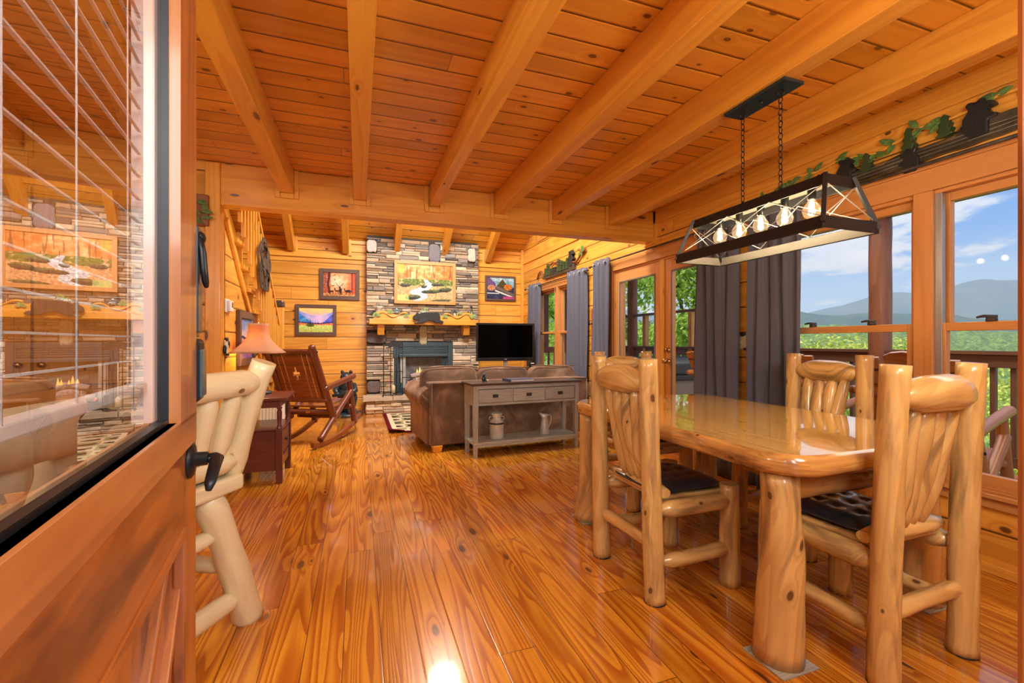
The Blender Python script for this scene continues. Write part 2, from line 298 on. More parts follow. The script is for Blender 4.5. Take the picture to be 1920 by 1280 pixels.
# ---------------------------------------------------------------- mesh helpers
RND = random.Random(7)
class MB:
    """collects geometry with UVs in metres; build() links it as one mesh object"""
    def __init__(s): s.v = []; s.f = []; s.uv = []; s.sm = []; s.tint = []; s.cur = (1, 1, 1)
    def face(s, idx, uvs=None, smooth=False, tint=None):
        s.f.append(tuple(idx)); s.uv.append(uvs or [(0, 0)] * len(idx)); s.sm.append(smooth); s.tint.append(tint or s.cur)
    def quadgrid(s, P, uvs, smooth=True, closed_u=False, flip=False, tints=None):
        n = len(P); m = len(P[0]); b = len(s.v)
        for r in P: s.v.extend([tuple(p) for p in r])
        for i in range(n - 1):
            for j in range(m if closed_u else m - 1):
                j2 = (j + 1) % m
                q = [b + i * m + j, b + i * m + j2, b + (i + 1) * m + j2, b + (i + 1) * m + j]
                uj2 = uvs[i][j + 1] if j + 1 < len(uvs[i]) else uvs[i][0]
                uj3 = uvs[i + 1][j + 1] if j + 1 < len(uvs[i]) else uvs[i + 1][0]
                w = [uvs[i][j], uj2, uj3, uvs[i + 1][j]]
                if flip: q.reverse(); w.reverse()
                s.face(q, w, smooth, tints[i][j] if tints else None)
    def box(s, c, d, R=None, grain=None, tint=None, off=None):
        """box of centre c and size d; grain picks the axis UV u follows"""
        if grain is None: grain = max(range(3), key=lambda i: d[i])
        o = off or (RND.random() * 20, RND.random() * 20)
        b = len(s.v)
        for k in range(8):
            p = Vector(((k & 1) - .5, ((k >> 1) & 1) - .5, ((k >> 2) & 1) - .5)); p = Vector((p.x * d[0], p.y * d[1], p.z * d[2]))
            if R is not None: p = R @ p
            s.v.append((c[0] + p.x, c[1] + p.y, c[2] + p.z))
        for ax, q in ((0, (0, 4, 6, 2)), (0, (1, 3, 7, 5)), (1, (0, 1, 5, 4)), (1, (2, 6, 7, 3)), (2, (0, 2, 3, 1)), (2, (4, 5, 7, 6))):
            oth = [a for a in range(3) if a != ax]
            gu = grain if grain != ax else oth[0]; gv = [a for a in oth if a != gu][0]
            uvs = []
            for k in q:
                l = (((k & 1) - .5) * d[0], (((k >> 1) & 1) - .5) * d[1], (((k >> 2) & 1) - .5) * d[2])
                uvs.append((l[gu] + o[0], l[gv] + o[1] + ax * .37))
            s.face([b + k for k in q], uvs, False, tint)
        return s
    def cbox(s, x0, x1, y0, y1, z0, z1, **k):
        return s.box(((x0 + x1) / 2, (y0 + y1) / 2, (z0 + z1) / 2), (abs(x1 - x0), abs(y1 - y0), abs(z1 - z0)), **k)
    def bar(s, p0, p1, w, h, up=(0, 0, 1), **k):
        """box beam from p0 to p1"""
        a = Vector(p0); b = Vector(p1); d = (b - a); L = d.length; y = d.normalized(); x = y.cross(Vector(up))
        if x.length < 1e-4: x = Vector((1, 0, 0))
        x.normalize(); z = x.cross(y); R = Matrix((x, y, z)).transposed()
        return s.box(tuple((a + b) / 2), (w, L, h), R=R, grain=1, **k)
    def tube(s, pts, rad, seg=10, caps=True, closed=False, sx=1., tint=None, uvo=None, wob=0., smooth=True, up=None):
        P = [Vector(p) for p in pts]; n = len(P)
        if not hasattr(rad, '__len__'): rad = [rad] * n
        o = uvo or (RND.random() * 30, RND.random() * 30); ph = RND.random() * 9
        T = []
        for i in range(n):
            a = P[(i - 1) % n] if (closed or i > 0) else P[i]; b = P[(i + 1) % n] if (closed or i < n - 1) else P[i]
            T.append((b - a).normalized())
        nrm = Vector(up) if up else (Vector((0, 0, 1)) if abs(T[0].z) < .9 else Vector((1, 0, 0)))
        nrm = (nrm - T[0] * nrm.dot(T[0])).normalized()
        rows = []; uvs = []; L = 0
        for i in range(n):
            if i: L += (P[i] - P[i - 1]).length
            nrm = (nrm - T[i] * nrm.dot(T[i])); nrm = nrm.normalized() if nrm.length > 1e-6 else Vector((1, 0, 0))
            bi = T[i].cross(nrm); r = rad[i]; row = []; ur = []
            for j in range(seg):
                a = 2 * pi * j / seg
                rr = r
                if wob: rr *= 1 + wob * noise.noise(Vector((cos(a) * 1.3 + ph, sin(a) * 1.3, L * 5 + ph)))
                row.append(P[i] + nrm * cos(a) * rr * sx + bi * sin(a) * rr)
            for j in range(seg + 1): ur.append((L + o[0], o[1] + 2 * pi * j / seg * max(r, .012)))
            rows.append(row); uvs.append(ur)
        if closed: rows.append(rows[0]); uvs.append([(u + .05, v) for u, v in uvs[0]])
        b = len(s.v); t0 = s.cur
        if tint: s.cur = tint
        s.quadgrid(rows, uvs, smooth, closed_u=True)
        if caps and not closed:
            for k, flip in ((0, True), (n - 1, False)):
                idx = [b + k * seg + j for j in range(seg)]
                uv = [(o[0] + cos(2 * pi * j / seg) * rad[k] * .3, o[1] + 3 + sin(2 * pi * j / seg) * rad[k]) for j in range(seg)]
                if flip: idx.reverse(); uv.reverse()
                s.face(idx, uv, False)
        s.cur = t0
        return s
    def log(s, p0, p1, r0, r1=None, e0=1., e1=1., bend=0., seg=14, rings=14, wob=.10, lump=.05, el=.07, sx=1., up=None, round0=False, round1=False):
        """natural round log; e0/e1 shrink the ends to tenons, bend bows it sideways"""
        r1 = r1 or r0; a = Vector(p0); b = Vector(p1); d = b - a; L = d.length; t = d.normalized()
        side = t.cross(Vector((.3, .5, .81))).normalized(); ph = RND.random() * 50
        pts = []; rad = []
        K = [i / rings for i in range(rings + 1)]
        K = sorted(set(K + [min(.48, el / L), min(.48, el * .5 / L), 1 - min(.48, el / L), 1 - min(.48, el * .5 / L)] + ([.006, .02, .05] if round0 else []) + ([.994, .98, .95] if round1 else [])))
        for q in K:
            r = (r0 + (r1 - r0) * q) * (1 + lump * noise.noise(Vector((q * L * 5 + ph, ph, 0))) * 2)
            s0 = min(1, q * L / el); s1 = min(1, (1 - q) * L / el)
            f0 = e0 + (1 - e0) * (s0 * s0 * (3 - 2 * s0)); f1 = e1 + (1 - e1) * (s1 * s1 * (3 - 2 * s1))
            if round0: f0 *= sqrt(max(.02, 1 - (1 - min(1, q * L / (r0 * .8))) ** 2))
            if round1: f1 *= sqrt(max(.02, 1 - (1 - min(1, (1 - q) * L / (r1 * .8))) ** 2))
            pts.append(a + d * q + side * (bend * sin(pi * q) + .004 * noise.noise(Vector((q * L * 3, ph, 3))))); rad.append(r * f0 * f1)
        return s.tube(pts, rad, seg, wob=wob, sx=sx, up=up)
    def lathe(s, prof, c=(0, 0, 0), seg=20, axis=None, tint=None, smooth=True):
        """prof: list of (r, z)"""
        rows = []; uvs = []; o = RND.random() * 9; L = 0; A = axis
        for i, (r, z) in enumerate(prof):
            if i: L += abs(z - prof[i - 1][1]) + abs(r - prof[i - 1][0])
            row = []
            for j in range(seg):
                a = 2 * pi * j / seg; p = Vector((r * cos(a), r * sin(a), z))
                if A is not None: p = A @ p
                row.append((c[0] + p.x, c[1] + p.y, c[2] + p.z))
            rows.append(row); uvs.append([(L + o, o + max(r, .02) * 2 * pi * j / seg) for j in range(seg + 1)])
        t0 = s.cur
        if tint: s.cur = tint
        b = len(s.v); s.quadgrid(rows, uvs, smooth, closed_u=True)
        if prof[0][0] > 1e-4: s.face([b + j for j in reversed(range(seg))])
        if prof[-1][0] > 1e-4: s.face([b + (len(prof) - 1) * seg + j for j in range(seg)])
        s.cur = t0; return s
    def prism(s, pts2, fn, t, smooth_side=False, tint=None):
        """extrude a 2D outline; fn(a, b, d) maps outline and depth to a point"""
        n = len(pts2); b = len(s.v)
        for d in (0, t):
            for (x, y) in pts2: s.v.append(tuple(fn(x, y, d)))
        area = sum(pts2[i][0] * pts2[(i + 1) % n][1] - pts2[(i + 1) % n][0] * pts2[i][1] for i in range(n))
        # triangulate
        from mathutils.geometry import tessellate_polygon
        tris = tessellate_polygon([[Vector((x, y, 0)) for x, y in pts2]])
        for tr in tris:
            a = [b + k for k in tr]; c = [b + n + k for k in tr]
            ar = (pts2[tr[1]][0] - pts2[tr[0]][0]) * (pts2[tr[2]][1] - pts2[tr[0]][1]) - (pts2[tr[2]][0] - pts2[tr[0]][0]) * (pts2[tr[1]][1] - pts2[tr[0]][1])
            uv = [pts2[k] for k in tr]
            if ar > 0: s.face(list(reversed(a)), list(reversed(uv)), tint=tint); s.face(c, uv, tint=tint)
            else: s.face(a, uv, tint=tint); s.face(list(reversed(c)), list(reversed(uv)), tint=tint)
        for i in range(n):
            j = (i + 1) % n; q = [b + i, b + j, b + n + j, b + n + i]
            uv = [(pts2[i][0], pts2[i][1]), (pts2[j][0], pts2[j][1]), (pts2[j][0], pts2[j][1] + t), (pts2[i][0], pts2[i][1] + t)]
            if area < 0: q.reverse(); uv.reverse()
            s.face(q, uv, smooth_side, tint)
        return s
    def ell(s, c, r, seg=16, rings=10, R=None, lump=0., ph=0., tint=None):
        prow = []; uvs = []
        for i in range(rings + 1):
            th = pi * i / rings; row = []
            for j in range(seg):
                a = 2 * pi * j / seg; n = Vector((sin(th) * cos(a), sin(th) * sin(a), -cos(th)))
                k = 1 + (lump * noise.noise(n * 2.2 + Vector((ph, ph, ph))) if lump else 0)
                p = Vector((n.x * r[0] * k, n.y * r[1] * k, n.z * r[2] * k))
                if R is not None: p = R @ p
                row.append((c[0] + p.x, c[1] + p.y, c[2] + p.z))
            prow.append(row); uvs.append([(th * r[2], a2 * r[0]) for a2 in [2 * pi * j / seg for j in range(seg + 1)]])
        t0 = s.cur
        if tint: s.cur = tint
        s.quadgrid(prow, uvs, True, closed_u=True); s.cur = t0; return s
    def build(s, name, mat, parent=None, kind=None, bevel=0., loc=None, bseg=2, solid=0., sub=0, col=False):
        me = bpy.data.meshes.new(name); me.from_pydata(s.v, [], s.f); me.update()
        uvl = me.uv_layers.new(name='UVMap')
        flat = [c for f in s.uv for p in f for c in p]
        uvl.data.foreach_set('uv', flat)
        me.polygons.foreach_set('use_smooth', s.sm)
        if col:
            at = me.color_attributes.new('tint', 'FLOAT_COLOR', 'CORNER')
            fl = []
            for f, c in zip(s.f, s.tint): fl.extend([c[0], c[1], c[2], 1.] * len(f))
            at.data.foreach_set('color', fl)
        me.materials.append(mat if not isinstance(mat, str) else M[mat])
        o = bpy.data.objects.new(name, me); COL.objects.link(o)
        if parent is not None: o.parent = parent
        if loc: o.location = loc
        if kind: o['kind'] = kind
        if solid:
            md = o.modifiers.new('solid', 'SOLIDIFY'); md.thickness = solid; md.offset = 0
        if bevel:
            md = o.modifiers.new('bevel', 'BEVEL'); md.width = bevel; md.segments = bseg; md.limit_method = 'ANGLE'; md.angle_limit = radians(40); md.harden_normals = False
        if sub:
            md = o.modifiers.new('sub', 'SUBSURF'); md.levels = sub; md.render_levels = sub
        return o

def thing(name, label, cat, loc=(0, 0, 0), rotz=0., group=None):
    o = bpy.data.objects.new(name, None); COL.objects.link(o); o.empty_display_size = .1
    o.location = loc; o.rotation_euler = (0, 0, rotz); o['label'] = label; o['category'] = cat
    if group: o['group'] = group
    return o
def tag(o, label, cat, group=None, kind=None):
    o['label'] = label; o['category'] = cat
    if group: o['group'] = group
    if kind: o['kind'] = kind
    return o
def dup(root, loc, rotz, label, group=None, scale=None):
    r = root.copy(); COL.objects.link(r); r.location = loc; r.rotation_euler = (0, 0, rotz); r['label'] = label
    if group: r['group'] = group
    if scale: r.scale = scale
    for ch in list(root.children):
        c = ch.copy(); COL.objects.link(c); c.parent = r
        for g in ch.children:
            d = g.copy(); COL.objects.link(d); d.parent = c
    return r
def wallquad(mb, P, uvs): # one flat face with metric uvs
    b = len(mb.v); mb.v.extend(P); mb.face(list(range(b, b + len(P))), uvs)

# ---------------------------------------------------------------- the room shell
WX = 2.98; YB = 7.95; ZC = 2.53; WT = .16
# floor: planks run along y
mb = MB(); x0, x1, y0, y1 = -3.7, WX + WT, -.3, YB + .2
wallquad(mb, [(x0, y0, 0), (x1, y0, 0), (x1, y1, 0), (x0, y1, 0)], [(y0, x0 + 9.03), (y0, x1 + 9.03), (y1, x1 + 9.03), (y1, x0 + 9.03)])
wallquad(mb, [(x0, y0, -.12), (x0, y1, -.12), (x1, y1, -.12), (x1, y0, -.12)], [(0, 0)] * 4)
for a, b in (((x0, y0), (x1, y0)), ((x1, y0), (x1, y1)), ((x1, y1), (x0, y1)), ((x0, y1), (x0, y0))):
    wallquad(mb, [(a[0], a[1], -.12), (b[0], b[1], -.12), (b[0], b[1], 0), (a[0], a[1], 0)], [(0, 0)] * 4)
mb.build('floor', 'floor', kind='structure')
# flat ceiling over dining and kitchen: boards run along x
mb = MB(); y1 = 4.05
wallquad(mb, [(x0, y0, ZC), (x0, y1, ZC), (x1, y1, ZC), (x1, y0, ZC)], [(x0, y0 + 5), (x0, y1 + 5), (x1, y1 + 5), (x1, y0 + 5)])
wallquad(mb, [(x0, y0, ZC + .12), (x1, y0, ZC + .12), (x1, y1, ZC + .12), (x0, y1, ZC + .12)], [(x0, y0), (x1, y0), (x1, y1), (x0, y1)])
wallquad(mb, [(x0, y1, ZC), (x0, y1, ZC + .12), (x1, y1, ZC + .12), (x1, y1, ZC)], [(x0, 0), (x0, .12), (x1, .12), (x1, 0)])
mb.build('ceiling', 'ceiling', kind='structure')
# vaulted ceiling: two slopes, ridge over y = 4
mb = MB(); SL = .635; zr = 2.88 + SL * (YB - 4.0); L = sqrt((YB - 4) ** 2 + (zr - 2.88) ** 2)
for (ya, za, yb, zb) in ((YB + .2, 2.88 - .2 * SL, 4.0, zr), (4.0, zr, -.3, zr - 4.3 * SL)):
    L = sqrt((ya - yb) ** 2 + (za - zb) ** 2)
    b = len(mb.v); mb.v.extend([(x0, ya, za), (x1, ya, za), (x1, yb, zb), (x0, yb, zb)])
    mb.face([b, b + 3, b + 2, b + 1], [(x0, 0), (x0, L), (x1, L), (x1, 0)])
    b = len(mb.v); mb.v.extend([(x0, ya, za + .15), (x1, ya, za + .15), (x1, yb, zb + .15), (x0, yb, zb + .15)])
    mb.face([b, b + 1, b + 2, b + 3], [(x0, 0), (x1, 0), (x1, L), (x0, L)])
mb.build('ceiling_vault', 'ceiling', kind='structure')
# back wall with horizontal siding
def siding_panel(mb, axis, c, a0, a1, z0, z1, facing):
    """flat siding rectangle on plane axis=c between a0..a1; facing is the sign of its normal"""
    if axis == 'x': P = [(c, a0, z0), (c, a1, z0), (c, a1, z1), (c, a0, z1)]; n = 1
    else: P = [(a0, c, z0), (a1, c, z0), (a1, c, z1), (a0, c, z1)]; n = -1
    uv = [(a0 + 11, z0 + 4.1), (a1 + 11, z0 + 4.1), (a1 + 11, z1 + 4.1), (a0 + 11, z1 + 4.1)]
    if n * facing < 0: P.reverse(); uv.reverse()
    wallquad(mb, P, uv)
def siding_block(mb, x0, x1, y0, y1, z0, z1):
    siding_panel(mb, 'x', x0, y0, y1, z0, z1, -1); siding_panel(mb, 'x', x1, y0, y1, z0, z1, 1)
    siding_panel(mb, 'y', y0, x0, x1, z0, z1, -1); siding_panel(mb, 'y', y1, x0, x1, z0, z1, 1)
    for z, f in ((z0, -1), (z1, 1)):
        P = [(x0, y0, z), (x1, y0, z), (x1, y1, z), (x0, y1, z)]; uv = [(p[0], p[1]) for p in P]
        if f < 0: P.reverse(); uv.reverse()
        wallquad(mb, P, uv)
mb = MB(); siding_block(mb, -3.7, WX + WT, YB, YB + .16, -.1, 3.0); mb.build('wall_back', 'wall', kind='structure')
# far left outer wall, entry wall around the doorway, wall beside the stairs
mb = MB(); siding_block(mb, -3.86, -3.7, -.3, YB + .16, -.1, 5.3); mb.build('wall_left', 'wall', kind='structure')
mb = MB()
siding_block(mb, -3.7, -.21, -.3, -.14, 0, 4.); siding_block(mb, .86, WX + WT, -.3, -.14, 0, 4.)
siding_block(mb, -.21, .86, -.3, -.14, 2.1, 4.)
mb.build('wall_front', 'wall', kind='structure')
mb = MB(); siding_block(mb, -3.7, -1.09, 3.96, 4.06, 0, ZC); mb.build('wall_kitchen', 'wall', kind='structure')
# triangular wall under the stairs on the plane x = -1
ys0, zs0, ssl = 3.96, 2.23, .873
mb = MB()
tri = [(4.06, 0), (ys0 + zs0 / ssl, 0), (4.06, zs0 - ssl * .1)]
for d, fl in ((-1.0, False), (-1.08, True)):
    P = [(d, a, z) for a, z in tri]; uv = [(a + 3, z + 4.1) for a, z in tri]
    if fl: P.reverse(); uv.reverse()
    wallquad(mb, P, uv)
mb.build('wall_stairs', 'wall', kind='structure')
# right wall with openings (y0, y1, z0, z1)
OPEN = [(.70, 2.50, .40, 1.98), (2.98, 4.76, .0, 2.02), (6.00, 7.32, .60, 2.02), (5.75, 7.2, 2.9, 3.75)]
mb = MB()
ycuts = sorted({-.3, YB} | {o[0] for o in OPEN} | {o[1] for o in OPEN} | {4.0})
for a, b in zip(ycuts, ycuts[1:]):
    mid = (a + b) / 2
    zs = sorted([(o[2], o[3]) for o in OPEN if o[0] < mid < o[1]])
    z = -.1
    for (p, q) in zs:
        if p > z: siding_block(mb, WX, WX + WT, a, b, z, p)
        z = q
    siding_block(mb, WX, WX + WT, a, b, z, 2.9)
mb.build('wall_right', 'wall', kind='structure')
mb = MB()   # gable above 2.9 m on the right, with its window opening
def gtop(y): return 2.88 + SL * (min(y, 8 - y) * -1 + YB) if False else (2.88 + SL * (YB - y) if y >= 4 else zr - SL * (4 - y)) + .02
def gpiece(a, b, za, zb_top=None):
    t0, t1 = gtop(a), gtop(b)
    if zb_top is not None: t0 = t1 = zb_top
    for xx, fl in ((WX, True), (WX + WT, False)):
        P = [(xx, a, za), (xx, b, za), (xx, b, t1), (xx, a, t0)]; uv = [(p[1] + 11, p[2] + 4.1) for p in P]
        if fl: P.reverse(); uv.reverse()
        wallquad(mb, P, uv)
gpiece(-.3, 4.0, 2.9); gpiece(4.0, 5.75, 2.9); gpiece(7.2, YB, 2.9)
gpiece(5.75, 6.6, 3.75) if False else None
for a, b in ((5.75, 6.55),):
    for xx, fl in ((WX, True), (WX + WT, False)):
        P = [(xx, a, 3.75), (xx, b, 3.75), (xx, b, gtop(b)), (xx, a, gtop(a))]; uv = [(p[1] + 11, p[2] + 4.1) for p in P]
        if fl: P.reverse(); uv.reverse()
        wallquad(mb, P, uv)
mb.build('wall_gable', 'wall', kind='structure')

# ---------------------------------------------------------------- beams, header, rafters, posts, trim
def struct(mb, name, mat, **k): return mb.build(name, mat, kind='structure', **k)
struct(MB().cbox(-1.09, WX, 3.95, 4.09, 2.21, ZC), 'header_beam', 'beam', bevel=.006)
for i, x in enumerate((-.54, .012, .635, 1.24, 1.83, 2.455)):
    if i == 2:
        mb = MB().cbox(x - .05, x + .05, -.14, 2.55, 2.335, ZC).cbox(x - .042, x + .042, 2.55, 3.95, 2.35, ZC)
    else: mb = MB().cbox(x - .05, x + .05, -.14, 3.95, 2.34, ZC)
    struct(mb, 'ceiling_beam', 'beam', bevel=.005)
    # wooden hanger trim round each beam end on the header
    hb = MB().cbox(x - .085, x - .051, 3.93, 3.949, 2.30, ZC - .002).cbox(x + .051, x + .085, 3.93, 3.949, 2.30, ZC - .002).cbox(x - .0505, x + .0505, 3.93, 3.951, 2.30, 2.339)
    struct(hb, 'trim_%d' % (i + 1), 'trim', bevel=.003)
for i in range(-2, 5):
    x = .62 + .82 * (i - 1)
    y_a, z_a = YB, 2.60; k = SL
    mb = MB().bar((x, YB - .02, z_a + .10), (x, 4.02, z_a + .10 + k * (YB - .02 - 4.02)), .10, .19)
    struct(mb, 'vault_rafter', 'beam', bevel=.005)
mb = MB()
for i in range(-2, 5):      # upright blocks beside each rafter foot
    x = .62 + .82 * (i - 1)
    for sx in (-1, 1): mb.cbox(x + sx * .05, x + sx * .085, YB - .022, YB, 2.62, 2.87)
struct(mb, 'trim_7', 'trim', bevel=.003)
struct(MB().cbox(-3.7, WX, YB - .025, YB, 2.54, 2.62), 'trim_8', 'trim', bevel=.004)
struct(MB().cbox(-3.7, WX, YB - .025, YB, 2.80, 2.86), 'trim_9', 'trim', bevel=.004)
struct(MB().cbox(WX - .05, WX, YB - .05, YB, 0, 2.9), 'trim_10', 'trim', bevel=.004)
struct(MB().cbox(-1.10, -1.0, 3.93, 4.05, 0, 2.52), 'corner_post', 'trim', bevel=.005)
struct(MB().cbox(2.955, 2.98, 3.91, 4.13, 2.19, ZC), 'trim_11', 'trim', bevel=.003)
struct(MB().cbox(2.955, 2.98, -.14, 3.95, 2.40, 2.53), 'trim_12', 'trim', bevel=.004)
struct(MB().cbox(2.96, 2.98, 4.13, YB, 2.62, 2.70), 'trim_13', 'trim', bevel=.004)
struct(MB().cbox(2.958, 2.98, -.14, 2.9, 0, .05).cbox(2.958, 2.98, 4.85, YB, 0, .05), 'baseboard_right', 'trim', bevel=.004)
struct(MB().cbox(-3.7, .1, YB - .02, YB, 0, .05).cbox(2.07, WX, YB - .02, YB, 0, .05), 'baseboard_back', 'trim', bevel=.004)
struct(MB().cbox(-1.0, -.98, 4.06, 6.3, 0, .05), 'baseboard_stairs', 'trim', bevel=.004)
struct(MB().cbox(.44, .47, .15, .18, 0, 2.2).cbox(.47, .86, .15, .18, 0, 2.2), 'trim_14', 'doorwood', bevel=.004)

# ---------------------------------------------------------------- windows of the right wall
def frame_rect(mb, x0, x1, ya, yb, za, zb, w, wb=None):
    wb = wb or w
    mb.cbox(x0, x1, ya, ya + w, za, zb); mb.cbox(x0, x1, yb - w, yb, za, zb)
    mb.cbox(x0, x1, ya + w, yb - w, za, za + wb); mb.cbox(x0, x1, ya + w, yb - w, zb - w, zb)
def pane(ya, yb, za, zb, x, parent, name='glass_pane'):
    m = MB(); wallquad(m, [(x, ya, za), (x, ya, zb), (x, yb, zb), (x, yb, za)], [(0, 0)] * 4)
    return m.build(name, 'pane', parent)
def double_hung(parent, ya, yb, za, zb, zm, stile=.045, latch=True):
    """lower sash inside, upper sash outside, meeting at zm"""
    mb = MB(); frame_rect(mb, WX + .045, WX + .085, ya, yb, zm - .022, zb, stile); mb.build('upper_sash', 'sash', parent, bevel=.003)
    mb = MB(); frame_rect(mb, WX + .005, WX + .045, ya, yb, za, zm + .022, stile, .07); mb.build('lower_sash', 'sash', parent, bevel=.003)
    pane(ya + stile, yb - stile, zm, zb - stile, WX + .065, parent); pane(ya + stile, yb - stile, za + .05, zm, WX + .025, parent)
    if latch:
        for q in (.28, .72):
            yq = ya + (yb - ya) * q
            m = MB().lathe([(0, .024), (.02, .022), (.022, .01), (.022, 0)], (WX + .02, yq, zm + .022), 14)
            m.tube([(WX + .02, yq - .02, zm + .044), (WX + .018, yq + .03, zm + .05), (WX + .012, yq + .055, zm + .044)], [.009, .008, .005], 8)
            m.build('sash_lock', 'metalgrey', parent)
def casing(parent, ya, yb, za, zb, w=.09, t=.022, head=.12, sill=True):
    mb = MB()
    mb.cbox(WX - t, WX, ya - w, ya, za, zb); mb.cbox(WX - t, WX, yb, yb + w, za, zb)
    mb.cbox(WX - t, WX, ya - w, yb + w, zb, zb + head)
    mb.cbox(WX - t - .012, WX, ya - w - .02, yb + w + .02, zb + head, zb + head + .02)
    if sill:
        mb.cbox(WX - t, WX, ya - w, yb + w, za - .075, za - .022)
        mb.cbox(WX - .045, WX + .02, ya - w - .02, yb + w + .02, za - .022, za)
    # jamb liner inside the opening
    mb.cbox(WX, WX + WT, ya, ya + .02, za, zb).cbox(WX, WX + WT, yb - .02, yb, za, zb).cbox(WX, WX + WT, ya + .02, yb - .02, zb - .02, zb)
    if sill: mb.cbox(WX, WX + WT, ya + .02, yb - .02, za - .001, za + .012)
    return mb.build('window_casing', 'sash', parent, bevel=.003)
w1 = bpy.data.objects.new('window_1', None); COL.objects.link(w1); w1['kind'] = 'structure'
casing(w1, .70, 2.50, .40, 1.98)
double_hung(w1, .74, 1.53, .412, 1.96, 1.232); double_hung(w1, 1.62, 2.47, .412, 1.96, 1.232)
MB().cbox(WX - .022, WX + .10, 1.53, 1.62, .40, 1.98).build('mullion', 'sash', w1, bevel=.004)
MB().cbox(WX - .001, WX + .03, 1.498, 1.53, .41, 1.96).build('sash_track', 'steel', w1, bevel=.002)
w2 = bpy.data.objects.new('window_2', None); COL.objects.link(w2); w2['kind'] = 'structure'
casing(w2, 6.00, 7.32, .60, 2.02, head=.09)
double_hung(w2, 6.02, 6.34, .61, 2.0, 1.30, .035, False); double_hung(w2, 6.46, 7.30, .61, 2.0, 1.30, .035, False)
MB().cbox(WX - .022, WX + .10, 6.34, 6.46, .60, 2.02).build('mullion', 'sash', w2, bevel=.004)
w3 = bpy.data.objects.new('window_3', None); COL.objects.link(w3); w3['kind'] = 'structure'
mb = MB(); frame_rect(mb, WX - .015, WX + .06, 5.75, 7.2, 2.9, 3.75, .035); mb.build('window_casing', 'sash', w3, bevel=.003)
pane(5.78, 7.17, 2.93, 3.72, WX + .05, w3)

# ---------------------------------------------------------------- double patio door
d1 = bpy.data.objects.new('door_1', None); COL.objects.link(d1); d1['kind'] = 'structure'
mb = MB(); mb.cbox(WX - .022, WX, 2.88, 2.98, 0, 2.02).cbox(WX - .022, WX, 4.76, 4.86, 0, 2.02).cbox(WX - .022, WX, 2.88, 4.86, 2.02, 2.14)
mb.cbox(WX, WX + WT, 2.98, 3.0, 0, 2.02).cbox(WX, WX + WT, 4.74, 4.76, 0, 2.02).cbox(WX, WX + WT, 3.0, 4.74, 2.0, 2.02).cbox(WX, WX + WT, 3.0, 4.74, -.01, .02)
mb.build('door_casing', 'sash', d1, bevel=.004)
def leaf(ya, yb, parent):
    mb = MB(); s = .11
    mb.cbox(WX + .01, WX + .055, ya, ya + s, .02, 2.0).cbox(WX + .01, WX + .055, yb - s, yb, .02, 2.0)
    mb.cbox(WX + .01, WX + .055, ya + s, yb - s, 1.87, 2.0).cbox(WX + .01, WX + .055, ya + s, yb - s, .02, .25)
    o = mb.build('door_leaf', 'sash', parent, bevel=.003)
    m = MB(); frame_rect(m, WX + .004, WX + .012, ya + s - .012, yb - s + .012, .24, 1.88, .014); m.build('glazing_bead', 'whitepaint', o)
    pane(ya + s, yb - s, .25, 1.87, WX + .03, o)
    return o
lr = leaf(3.0, 3.80, d1); ll = leaf(3.86, 4.74, d1)
MB().cbox(WX - .005, WX + .06, 3.80, 3.862, .02, 2.0).build('astragal', 'trim', d1, bevel=.003)
for z, nm in ((1.07, 'deadbolt'), (.955, 'door_knob')):
    A = Matrix.Rotation(-pi / 2, 4, 'Y').to_3x3()
    m = MB().lathe([(.028, 0), (.028, .006), (.012, .012), (.012, .03)] + ([(.026, .04), (.028, .055), (.018, .066), (0, .068)] if nm == 'door_knob' else [(.014, .03), (.013, .036), (0, .037)]), (WX + .01, 3.745, z), 16, A)
    m.build(nm, 'brass', lr)
